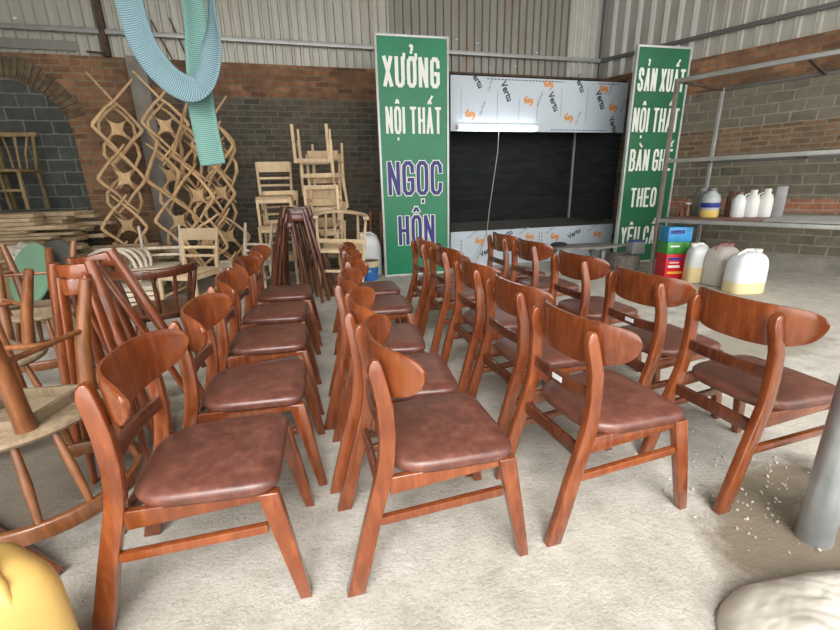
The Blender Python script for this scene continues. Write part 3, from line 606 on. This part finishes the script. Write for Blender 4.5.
def add_letters(mb, txt, cx, zb, h, w, y, mi, depth, stroke, grow=0.0):
    adv = {'I': .42, ' ': .42}; tot = sum(adv.get(c, 1.0) for c in txt); u = w / tot; gap = stroke * 1.25 + u * .10; x = cx - w / 2
    for c in txt:
        a = adv.get(c, 1.0) * u
        if c != ' ':
            parts = VN.get(c, (c,)); gw = (u - gap) if c != 'I' else 0; x0 = x + (a - gw) / 2
            for k, pn in enumerate(parts):
                for pl_ in (GL[pn] if k == 0 else MK[pn]):
                    P_ = [Vector((x0 + px * gw, y, zb + stroke / 2 + pz * (h - stroke) if 0 <= pz <= 1 else zb + pz * h)) for px, pz in pl_]
                    sw = (stroke if k == 0 else stroke * .72) + 2 * grow
                    for p, q in zip(P_, P_[1:]):
                        d = (q - p).normalized() * (sw * .36 if k == 0 else grow); dx = depth * (1 + .02 * len(mb.f) % .3)
                        mb.bar(p - d, q + d, dx, sw, (d.z, 0, -d.x) if d.length > 0 else ((q - p).z, 0, -(q - p).x), mi)
        x += a
def text_mesh(txt, height, width, depth=.004, off=0.0):
    cu = bpy.data.curves.new('t', 'FONT'); cu.body = txt; cu.align_x = 'CENTER'; cu.size = 1; cu.extrude = .5; cu.offset = off; cu.resolution_u = 6
    ob = bpy.data.objects.new('t', cu); col.objects.link(ob); dg = bpy.context.evaluated_depsgraph_get(); dg.update()
    me = bpy.data.meshes.new_from_object(ob.evaluated_get(dg)); vs = [v.co.copy() for v in me.vertices]; fs = [tuple(p.vertices) for p in me.polygons]
    bpy.data.objects.remove(ob); bpy.data.meshes.remove(me)
    if not vs: return [], []
    x0 = min(v.x for v in vs); x1 = max(v.x for v in vs); cap = .727
    sx = width / (x1 - x0); sz = height / cap
    return [((v.x - (x0 + x1) / 2) * sx, -(v.z + .5) * depth, v.y * sz) for v in vs], fs
def add_text(mb, txt, cx, zb, height, width, y, mi=0, depth=.004, off=.0, rot=0):
    vs, fs = text_mesh(txt, height, width, depth, off)
    mb.add(vs, fs, mi, Matrix.Translation((cx, y, zb)) @ Matrix.Rotation(R(rot), 4, 'Y'))
def sign(name, loc, rz, W_, H_, face, lines, label):
    root = empty(name, loc, rz, label, 'sign')
    m = MB(); m.box((W_ / 2, .025, H_ / 2), (W_ - .03, .04, H_ - .03)); m.build('panel', face, root)
    m = MB()
    for c, s in (((.014, .02, H_ / 2), (.028, .06, H_)), ((W_ - .014, .02, H_ / 2), (.028, .06, H_)), ((W_ / 2, .02, .014), (W_ - .056, .06, .028)), ((W_ / 2, .02, H_ - .014), (W_ - .056, .06, .028))): m.box(c, s)
    m.build('edge_frame', M['alu'], root, bevel=.003)
    for txt, cx, zb, h, w, navy in lines:
        m = MB()
        if navy: add_letters(m, txt, cx, zb, h, w, .003, 0, .005, .050, .012); add_letters(m, txt, cx, zb, h, w, -.001, 1, .005, .050)
        else: add_letters(m, txt, cx, zb, h, w, .003, 0, .006, .046 if h > .35 else .034)
        m.build('lettering', [M['white'], M['navy']], root)
    return root
sign('shop_sign', (-.49, 6.0, 0), R(13), .97, 3.08, M['green'],
     [('XƯỞNG', .47, 2.48, .36, .78, 0), ('NỘI THẤT', .485, 1.92, .335, .78, 0), ('NGỌC', .485, 1.13, .45, .80, 1), ('HÔN', .485, .44, .42, .56, 1)],
     'tall green sign with white and navy lettering standing left of the booth')
sign('shop_sign', (3.09, 6.60, 0), R(13), .905, 3.05, M['green_dark'],
     [('SẢN XUẤT', .46, 2.47, .30, .80, 0), ('NỘI THẤT', .45, 1.93, .33, .80, 0), ('BÀN GHẾ', .45, 1.39, .31, .76, 0), ('THEO', .40, .86, .29, .48, 0), ('YÊU CẦU', .45, .28, .29, .76, 0)],
     'tall green sign with five white text lines behind the steel shelf rack')

# ------------------------------------------------------------------ spray booth between the signs
BT = Matrix.Translation((CX, CY, 0)) @ Matrix.Rotation(R(15), 4, 'Z') @ Matrix.Translation((0, -.7, 0))
booth = empty('spray_booth', label='wide booth with white filmed panels and black netting between the green signs', cat='booth'); booth.matrix_world = BT
def film_panel(name, x0, x1, z0, z1, prints):
    m = MB(); m.box(((x0 + x1) / 2, .0, (z0 + z1) / 2), (x1 - x0, .03, z1 - z0)); p = m.build(name, M['film'], booth)
    q = MB()
    for kind, x, z, s, rot in prints:
        if kind == 'V': add_text(q, 'Vertu', x, z, .09 * s, .25 * s, -.016, 0, .001, .03, rot)
        elif kind == 'G': add_text(q, 'Gia Phát', x, z, .035 * s, .2 * s, -.016, 1, .001, .01, rot)
        elif kind == 'S':
            xf = Matrix.Translation((x, -.016, z)) @ Matrix.Rotation(R(rot), 4, 'Y')
            for sg in (1, -1):
                pts = [(sg * a * s, sg * b * s) for a, b in ((.0, .085), (-.07, .05), (-.07, -.01), (.0, -.035), (.03, -.02), (.03, -.045), (.055, -.03), (.055, .0), (.0, .005), (-.04, .02), (-.04, .04), (0, .055))]
                q.prism(pts, -.0012 * (1 if sg > 0 else 1.3), 0, 2, xf)
        elif kind == 'H':
            n = int(s / .055)
            for i in range(n): q.box((x + i * .055, -.0163, z), (.035, .001, .012), 0, 0)
        elif kind == 'D':
            n = int(s / .055)
            for i in range(n): q.box((x, -.0163, z + i * .055), (.012, .001, .035), 0, 0)
        elif kind == 'L': q.box((x, -.0163, z), (.006, .001, s), Matrix.Rotation(R(rot), 4, 'Y'), 1)
    q.build('film_print', [M['ink'], M['ink_grey'], M['ink_orange']], p)
film_panel('header_panel', -2.92, .02, 2.0, 2.72, [('V', -2.56, 2.66, 1, 55), ('S', -2.62, 2.22, 1, -20), ('G', -2.42, 2.3, 1, -70), ('V', -2.1, 2.52, 1.1, 62), ('S', -1.7, 2.42, 1, -20), ('G', -1.5, 2.44, 1, -70), ('G', -2.3, 2.62, 1, -70),
    ('V', -1.32, 2.40, 1.1, 62), ('S', -1.0, 2.20, 1, -20), ('G', -.82, 2.2, 1, -70), ('V', -.88, 2.66, 1, 60), ('S', -1.38, 2.65, 1, -20), ('V', -.5, 2.45, 1.15, 62), ('S', -.22, 2.36, 1, -20), ('S', -.42, 2.62, 1, -20), ('G', -.28, 2.62, 1, -70), ('V', -.22, 2.10, 1, 62), ('G', -.02, 2.4, 1, -70),
    ('H', -2.35, 2.69, 1.3, 0), ('H', -.5, 2.69, .4, 0), ('H', -1.28, 2.03, 1.02, 0), ('L', -2.76, 2.35, .4, 0), ('L', -2.2, 2.3, .5, 0), ('L', -1.85, 2.3, .3, 0), ('L', -.7, 2.4, .5, 0), ('L', -1.15, 2.4, .4, 0), ('L', -1.55, 2.3, .3, 0)])
film_panel('apron_panel', -2.92, .02, .0, .56, [('S', -2.44, .40, 1, -20), ('G', -2.55, .5, 1, -35), ('V', -1.98, .44, 1, -25), ('S', -1.56, .42, 1, -20), ('G', -1.66, .52, 1, -35), ('S', -1.1, .40, 1, -20), ('G', -1.18, .50, 1, -35), ('V', -.72, .40, 1, -28), ('S', -.28, .40, 1, -20), ('G', -.38, .5, 1, -35), ('V', -2.3, .2, 1, -28), ('V', -1.1, .12, 1, -28), ('D', -2.75, .14, .38, 0), ('D', -1.34, .14, .4, 0), ('D', -1.39, .14, .4, 0), ('L', -2.5, .22, .5, 28), ('V', -.3, .12, 1, -25)])
m = MB(); m.box((-1.72, .52, 1.7), (2.44, .03, 2.1)); m.build('net_back', M['net'], booth)
m = MB(); a = Vector((-.5, .5)); b = Vector((.0, .02)); m.path([(a.x, a.y, 1.7), (b.x, b.y, 1.7)], .03, 2.1); m.build('net_side', M['net'], booth)
m = MB(); m.box((-2.93, .25, 1.4), (.03, .5, 2.7)); m.build('net_side', M['net'], booth)
m = MB(); m.add([(-2.92, .02, .555), (.02, .02, .555), (-.5, .5, .66), (-2.92, .5, .66)], [(0, 1, 2, 3)]); m.build('sill_tray', M['bucket_dark'], booth)
m = MB(); m.box((-.53, .48, 1.66), (.03, .03, 2.0)); m.build('corner_post', M['girt'], booth)
m = MB(); m.box((-1.45, .25, 2.68), (2.9, .5, .02)); m.build('booth_roof', M['net'], booth)
# lit tube
tl = empty('tube_light', label='lit white fluorescent tube mounted under the booth header panel', cat='light'); tl.matrix_world = BT
m = MB(); m.tube([(-2.80, -.075, 2.03), (-1.58, -.075, 2.03)], .017, 12); m.build('tube', M['lit'], tl, smooth=60)
m = MB(); m.box((-2.19, -.026, 2.07), (1.3, .02, .045)); m.box((-2.82, -.055, 2.045), (.03, .07, .06)); m.box((-1.56, -.055, 2.045), (.03, .07, .06)); m.build('housing', M['jug_white'], tl, bevel=.003)
m = MB(); m.tube([(-2.17, -.03, 2.05), (-2.19, -.05, 1.7), (-2.25, -.06, 1.3), (-2.3, -.05, .9), (-2.33, -.035, .5), (-2.5, -.05, .1), (-2.55, -.08, .012)], .006, 6); o = m.build('cable', M['cable'], xf=BT); tag(o, 'thin pale cable hanging from the lit tube across the black netting', 'cable')

# ------------------------------------------------------------------ right: steel rack with jars, jugs, boxes
RK = Matrix.Translation((3.20, 5.70, 0)) @ Matrix.Rotation(R(-49.46), 4, 'Z')
rack = empty('shelf_rack', label='wide steel angle rack with three levels along the right brick wall', cat='rack'); rack.matrix_world = RK
D, L = 1.12, 2.75
for x, y in ((0, 0), (.18, D), (L, 0), (L, D)):
    m = MB(); m.box((x, y, 1.21), (.045, .045, 2.42)); m.build('upright', M['frame_wood'] if (x, y) != (.18, D) else M['girt'], rack, bevel=.004)
for z, nm in ((2.40, 'top_rail'), (1.48, 'middle_rail'), (.74, 'lower_rail')):
    m = MB(); m.box((L / 2, -.005, z), (L, .045, .045)); m.build(nm, M['girt'], rack, bevel=.004)
    m = MB(); m.box((L / 2 + .09, D, z), (L - .2, .04, .04)); m.build(nm, M['girt_dark'], rack, bevel=.004)
    for x in (0.09, 1.2, L):
        m = MB(); m.bar((x - (.09 if x < .1 else 0), 0, z), (x + (.09 if x < .1 else 0), D, z), .03, .03); m.build('cross_bar', M['rust'], rack)
m = MB(); m.box((.56, .48, .772), (1.0, .9, .012)); m.build('shelf_sheet', M['shelf_sheet'], rack)
for y in (.12, .30, .48, .66, .84, 1.0):
    m = MB(); m.box((1.92, y, .775), (1.66, .05, .02)); m.build('shelf_bar', M['girt'], rack)
for y in (.3, .6, .9):
    m = MB(); m.box((L / 2 + .05, y, 1.506), (L - .1, .05, .012)); m.build('shelf_bar', M['girt'], rack)
def rloc(s, y, z=0): return RK @ Vector((s, y, z))
def on_rack(o, s, y, z, rz=0): o.matrix_world = Matrix.Translation(rloc(s, y, z)) @ Matrix.Rotation(R(rz), 4, 'Z'); return o
def bottle(bm_mat, r, h, capm, label, cat='bottle', name='plastic_bottle'):
    root = empty(name, label=label, cat=cat)
    m = MB(); m.lathe([(0, 0), (r * .92, 0), (r, .012), (r, h * .62), (r * .85, h * .76), (r * .45, h * .86), (r * .42, h * .9), (0, h * .9)], 24); m.build('body', bm_mat, root, smooth=40)
    m = MB(); m.lathe([(0, h * .9), (r * .5, h * .9), (r * .5, h), (0, h)], 20); m.build('cap', capm, root, smooth=40)
    m = MB(); m.tube([(r * .45, 0, h * .88), (r * 1.05, 0, h * .82), (r * 1.15, 0, h * .66), (r * .98, 0, h * .55)], .009, 8); m.build('handle', capm, root, smooth=60)
    return root
def jar(mt, capm, r, h, label, name='glass_jar'):
    root = empty(name, label=label, cat='jar'); m = MB(); m.lathe([(0, 0), (r, 0), (r, h * .78), (r * .75, h * .88), (r * .75, h * .92), (0, h * .92)], 20); m.build('body', mt, root, smooth=40)
    m = MB(); m.lathe([(0, h * .92), (r * .82, h * .92), (r * .82, h), (0, h)], 20); m.build('lid', capm, root, smooth=40); return root
ZS = .779
b = bottle(M['jug_bottle'], .105, .36, M['glass_dark'], 'clear plastic bottle with yellow paint at the bottom on the lower shelf'); on_rack(b, .47, .36, ZS, 120)
m = MB(); m.tube([(.106 * math.cos(t), .106 * math.sin(t), .14) for t in [2 * math.pi * i / 24 for i in range(24)]], .004, 6, closed=True)
for i in range(4): m.tube([(.1062 * math.cos(t), .1062 * math.sin(t), .13 + .015 * i) for t in [2 * math.pi * j / 24 for j in range(24)]], .0075, 6, closed=True)
l_ = m.build('label_band', M['label_navy'], b); l_['label'] = 'navy label band'
on_rack(jar(M['glass_dark'], M['glass_dark'], .09, .36, 'murky clear glass jar left of the yellow-bottomed bottle'), .28, .62, ZS)
on_rack(jar(M['jar_brown'], M['cap'], .045, .17, 'small brown jar with white lid on the left of the lower shelf'), .2, .42, ZS)
on_rack(jar(M['jar_brown'], M['jar_brown'], .085, .32, 'brown stained jar right behind the yellow-bottomed bottle'), .66, .6, ZS)
for i, (s, y, h, mt, lab) in enumerate(((.74, .50, .31, M['jug_white'], 'white plastic canister with a dark top next to the brown jar'), (.86, .58, .33, M['cap'], 'white narrow canister in the middle of the canister row'), (.98, .66, .34, M['cap'], 'white narrow canister last of the row, next to the grey tin'))):
    on_rack(bottle(mt, .075, h, M['jar_brown'] if i == 0 else M['cap'], lab, 'canister', 'plastic_canister'), s, y, ZS, 150)
m = MB(); m.box((0, 0, .185), (.11, .16, .37)); o = m.build('tin_can', M['tin'], bevel=.01); on_rack(o, 1.10, .74, ZS, -40); tag(o, 'tall grey square tin at the right end of the canister row', 'tin')
# old trigger tool on shelf
tr = empty('spray_gun', label='small dusty spray gun lying at the left of the lower shelf', cat='tool'); on_rack(tr, .12, .30, ZS, 20)
m = MB(); m.tube([(0, 0, .10), (.10, 0, .12)], [.012, .02], 10); m.build('barrel', M['jar_brown'], tr, smooth=50)
m = MB(); m.path([(.0, 0, .11), (-.02, 0, .05), (-.01, 0, 0)], .025, .03, (0, 1, 0)); m.build('grip', M['jar_brown'], tr, bevel=.005)
m = MB(); m.lathe([(0, 0), (.03, 0), (.035, .07), (.02, .085), (0, .085)], 14, (.075, 0, .0)); m.build('cup', M['jar_brown'], tr, smooth=40)
# cartons
def carton(mt, loc, rz, size, label, bands):
    root = empty('carton', loc, R(rz), label, 'box'); m = MB(); m.box((0, 0, size[2] / 2), size); m.build('body', mt, root, bevel=.004)
    for (x, z, w, h, mm) in bands:
        m = MB(); m.box((x, -size[1] / 2 - .001, z), (w, .002, h)); m.build('print', mm, root)
    return root
carton(M['box_red'], (3.36, 5.52, 0), 0, (.30, .24, .33), 'red printed carton at the bottom of the stack by the rack upright', [(-.04, .27, .17, .035, M['label_navy']), (-.04, .17, .15, .03, M['white']), (-.02, .09, .2, .03, M['label_yellow']), (-.04, .22, .12, .012, M['white'])])
carton(M['box_green'], (3.35, 5.53, .331), 2, (.29, .23, .155), 'green printed carton in the middle of the stack by the rack upright', [(-.05, .10, .12, .02, M['white'])])
carton(M['box_blue'], (3.36, 5.53, .487), -2, (.30, .23, .185), 'blue printed carton on top of the stack by the rack upright', [(-.04, .125, .18, .045, M['label_navy']), (-.04, .13, .12, .016, M['white'])])
# jugs
def jerrycan(mt, loc, rz, w, d, h, label, capm=M['cap'], name='jerrycan', lean=0):
    root = empty(name, loc, R(rz), label, 'jug'); N = 36; rings = []
    def ring(sx, sy, z, e=.55, ox=0): return [(ox + sx * math.copysign(abs(math.cos(t)) ** e, math.cos(t)), sy * math.copysign(abs(math.sin(t)) ** e, math.sin(t)), z) for t in (2 * math.pi * j / N for j in range(N))]
    for k, z in ((.02, 0), (.90, 0), (.97, .012), (1, .035), (1, .3), (1, .55), (.97, .68), (.90, .78), (.76, .87), (.55, .925), (.3, .945), (.02, .95)): rings.append(ring(w / 2 * k, d / 2 * (k if z < .1 else min(1, k * 1.06)), z * h))
    m = MB(); m.loft(rings); m.build('body', mt, root, smooth=55)
    m = MB(); m.lathe([(0, .89 * h), (.035, .89 * h), (.035, .945 * h), (.042, .945 * h), (.042, h), (0, h)], 20, (-w * .26, 0, 0)); m.build('cap', capm, root, smooth=40)
    m = MB(); m.tube([(-w * .14, 0, .9 * h), (-w * .08, 0, .985 * h), (w * .12, 0, .985 * h), (w * .33, 0, .9 * h), (w * .40, 0, .76 * h)], [.014, .016, .016, .016, .014], 10); m.build('handle', mt if mt in (M['jug_yellow'],) else capm, root, smooth=60)
    return root
jerrycan(M['jug_small'], (3.51, 5.24, 0), -8, .25, .22, .49, 'narrow clear jug with cream paint next to the red carton')
jerrycan(M['jug_stained'], (3.70, 5.08, 0), 200, .37, .27, .50, 'greyish jug with maroon stained top between the two clear jugs', M['cap_red'])
jerrycan(M['jug_wide'], (3.70, 4.67, 0), 186, .39, .27, .49, 'wide clear jug with cream paint at the bottom, rightmost on the floor')
o = jerrycan(M['jug_yellow'], (-1.03, .76, 0), -25, .27, .22, .455, 'yellowed plastic jug cut by the bottom left corner', M['cap']); 
# round block, tin, low table
m = MB(); m.lathe([(0, 0), (.20, 0), (.235, .05), (.235, .17), (.21, .22), (.12, .225), (.11, .19), (0, .19)], 28); o = m.build('worn_tyre', M['tyre'], smooth=40); o.location = (3.02, 6.18, 0); tag(o, 'squat dusty grey rubber tyre at the foot of the right sign', 'tyre')
tb = empty('paint_tin', (3.21, 6.22, 0.226), R(10), 'grey square tin with a blue lid on the dusty tyre', 'tin'); m = MB(); m.box((0, 0, .085), (.2, .16, .17)); m.build('body', M['tin'], tb, bevel=.006); m = MB(); m.box((.01, 0, .18), (.19, .15, .025)); m.build('lid', M['tin_blue'], tb, bevel=.006)
tb = empty('low_table', (2.38, 6.02, 0), R(4), 'low table with a weathered grey board top in front of the booth apron', 'table')
m = MB(); m.prism([(-.55, -.16), (-.5, .24), (.1, .26), (.62, .02), (.3, -.2)], 0, .03, 0, Matrix.Translation((0, 0, .36)) @ Matrix.Rotation(R(90), 4, 'X')); m.build('table_top', M['grey_board'], tb, bevel=.004)
for x, y in ((-.4, -.14), (-.4, .14), (.2, -.14), (.2, .14)):
    m = MB(); m.box((x, y, .165), (.05, .05, .33)); m.build('leg', M['grey_board'], tb)
m = MB(); m.lathe([(0, 0), (.09, 0), (.1, .03), (.06, .05), (0, .052)], 16, sx=1.2, sy=.7); o = m.build('black_pan', M['ink'], smooth=40); o.location = (2.0, 6.0, .391); tag(o, 'small black pan lying on the left end of the grey low table', 'pan')

# ------------------------------------------------------------------ pail and jug by the left sign
pl = empty('paint_pail', (-.71, 5.86, 0), 0, 'blue-labelled paint pail with pale rim left of the green sign', 'pail')
m = MB(); m.lathe([(0, 0), (.125, 0), (.142, .19), (.142, .2)], 28); m.build('body', M['bucket_blue'], pl, smooth=40)
m = MB(); m.lathe([(.143, .19), (.158, .195), (.160, .27), (.150, .275), (.140, .262)], 28); m.build('rim', M['bucket_rim'], pl, smooth=40)
m = MB(); m.lathe([(0, .258), (.139, .258), (.139, .264), (0, .264)], 28); m.build('contents', M['bucket_dark'], pl)
m = MB(); add_text(m, 'NEW', 0, .125, .035, .11, -.142, 0, .001, .02); m.build('lettering', M['white'], pl)
jerrycan(M['jug_white'], (-.73, 6.18, .0), 14, .36, .2, .63, 'white plastic jug with a handle hole directly behind the blue pail')
for i, x in enumerate((-.76, -.60)):
    m = MB(); m.tube([(x, 6.62, 0), (x + .02, 6.66, .55), (x + .03, 6.68, .90)], [.012, .014, .022], 8); o = m.build('wooden_stick', M['terracotta'], smooth=50); tag(o, 'reddish wooden stick behind the white jug, %s of the two' % ('left' if i == 0 else 'right'), 'stick', 'wooden sticks behind the jug')

# ------------------------------------------------------------------ right foreground: pipe post, sack, gravel
po = empty('pipe_post', (1.39, 1.20, 0), R(20), 'round galvanised steel pipe post at the right edge of the photo', 'post')
m = MB(); m.lathe([(0, 0), (.052, 0), (.052, 4.2), (0, 4.2)], 32); m.build('pipe', M['pipe'], po, smooth=40)
m = MB(); m.box((.16, .02, .12), (.24, .05, .05)); m.build('bracket', M['pipe'], po, bevel=.004)
from mathutils import noise as mn
bmn = bmesh.new(); bmesh.ops.create_grid(bmn, x_segments=110, y_segments=80, size=.5)
for v in bmn.verts:
    x, y = v.co.x * 2, v.co.y * 2; r = (abs(x) ** 3.2 + abs(y) ** 3.2) ** (1 / 3.2); q = Vector((x * 1.6, y * 1.1, 0))
    w = mn.noise(q * 1.7) * .16 + (abs(mn.noise(q * 3.5 + Vector((3, 1, 0)))) - .25) * .10 + (abs(mn.noise(q * 11)) - .2) * .03
    v.co.z = .09 * max(0, 1 - r ** 3.5) ** .55 * (1 + w) + .002
    k = 1 + .05 * mn.noise(Vector((math.atan2(y, x) * 1.5, 2, 0))); v.co.x *= k; v.co.y *= k; v.tag = r > 1.03
bmesh.ops.delete(bmn, geom=[v for v in bmn.verts if v.tag], context='VERTS')
me = bpy.data.meshes.new('plastic_sack'); bmesh.ops.solidify(bmn, geom=bmn.faces[:], thickness=.002); bmn.to_mesh(me); bmn.free(); me.materials.append(M['sack']); me.polygons.foreach_set('use_smooth', [True] * len(me.polygons))
sk = bpy.data.objects.new('plastic_sack', me); col.objects.link(sk); sk.location = (1.20, .80, 0); sk.rotation_euler = (0, 0, R(6)); sk.scale = (.74, .46, 1.3); tag(sk, 'crumpled whitish plastic sack lying in the bottom right corner', 'sack')
gr = MB(); rr = random.Random(5)
for i in range(130):
    a = rr.uniform(0, 1); x = 1.28 + rr.gauss(.1, .2); y = 1.45 + rr.gauss(-.02, .16); s = rr.uniform(.003, .010)
    q = Matrix.Translation((x, y, s * .4)) @ Matrix.Rotation(rr.uniform(0, 6), 4, Vector((rr.random(), rr.random(), rr.random() + .01)).normalized())
    gr.add([(s, 0, 0), (-s * .8, 0, 0), (0, s * .9, 0), (0, -s, 0), (0, 0, s * .7), (0, 0, -s * .6)], [(0, 2, 4), (2, 1, 4), (1, 3, 4), (3, 0, 4), (2, 0, 5), (1, 2, 5), (3, 1, 5), (0, 3, 5)], 0, q)
o = gr.build('gravel', M['gravel']); tag(o, 'loose pale gravel on the floor left of the pipe post', 'gravel', kind='stuff')

# ------------------------------------------------------------------ hanging webbing strap
def ribbon(name, pts, wdirs, width, mt, parent, sub=8, th=.007):
    pts = [Vector(p) for p in pts]; wd = [Vector(w).normalized() for w in wdirs]; P_, Wd = [], []
    def cr(a, b, c, d, t): return .5 * ((2 * b) + (-a + c) * t + (2 * a - 5 * b + 4 * c - d) * t * t + (-a + 3 * b - 3 * c + d) * t ** 3)
    n = len(pts)
    for i in range(n - 1):
        for k in range(sub):
            t = k / sub; g = lambda L_, j: L_[max(0, min(n - 1, j))]
            P_.append(cr(g(pts, i - 1), pts[i], pts[i + 1], g(pts, i + 2), t)); Wd.append(cr(g(wd, i - 1), wd[i], wd[i + 1], g(wd, i + 2), t).normalized())
    P_.append(pts[-1]); Wd.append(wd[-1]); me = bpy.data.meshes.new(name); vs = []; fs = []; uvs = []; d = 0; C5 = 5
    for i, (p, w) in enumerate(zip(P_, Wd)):
        if i: d += (p - P_[i - 1]).length
        tn = (P_[min(i + 1, len(P_) - 1)] - P_[max(i - 1, 0)]).normalized(); nn = w.cross(tn).normalized()
        for j in range(C5 + 1): u = j / C5 - .5; vs.append(p + w * u * width + nn * (.018 * (1 - (2 * u) ** 2))); uvs.append((u, d))
    m = C5 + 1
    for i in range(len(P_) - 1):
        for j in range(C5): fs.append((i * m + j, i * m + j + 1, (i + 1) * m + j + 1, (i + 1) * m + j))
    me.from_pydata([tuple(v) for v in vs], [], fs); ul = me.uv_layers.new(name='UVMap')
    for lp in me.loops: ul.data[lp.index].uv = uvs[lp.vertex_index]
    me.materials.append(mt); me.polygons.foreach_set('use_smooth', [True] * len(me.polygons))
    o = bpy.data.objects.new(name, me); col.objects.link(o); o.parent = parent; md = o.modifiers.new('solid', 'SOLIDIFY'); md.thickness = th; return o
slg = empty('webbing_sling', (0, 0, 0), 0, 'blue-green woven lifting strap hanging looped from the roof beam', 'strap')
ribbon('strap_loop', [(-1.57, 2.60, 4.2), (-1.53, 2.60, 2.6), (-1.49, 2.6, 2.21), (-1.44, 2.58, 1.99), (-1.335, 2.56, 1.84), (-1.22, 2.55, 1.775), (-1.135, 2.55, 1.81), (-1.09, 2.58, 1.95), (-1.06, 2.60, 2.15), (-1.03, 2.6, 2.6), (-1.02, 2.6, 4.2)],
       [(1, .2, .1), (1, .2, .1), (1, .2, .2), (.9, .2, .45), (.55, .2, .8), (.2, .2, 1), (-.75, .3, .6), (-.95, .3, .2), (-.6, .8, .1), (-.5, .8, .0), (-.5, .8, 0)], .14, M['sling'], slg)
ribbon('strap_loop', [(-1.22, 2.68, 4.2), (-1.20, 2.68, 2.5), (-1.185, 2.68, 2.2), (-1.20, 2.66, 1.98), (-1.20, 2.63, 1.84)], [(.6, .7, 0), (.6, .7, 0), (.7, .6, 0), (.8, .5, 0), (.9, .3, 0)], .12, M['sling_green'], slg)
ribbon('strap_tail', [(-1.21, 2.63, 1.86), (-1.205, 2.62, 1.72), (-1.20, 2.62, 1.56), (-1.19, 2.62, 1.39)], [(1, .1, .05), (1, .1, .06), (1, .1, .08), (1, .1, .1)], .145, M['sling_green'], slg)
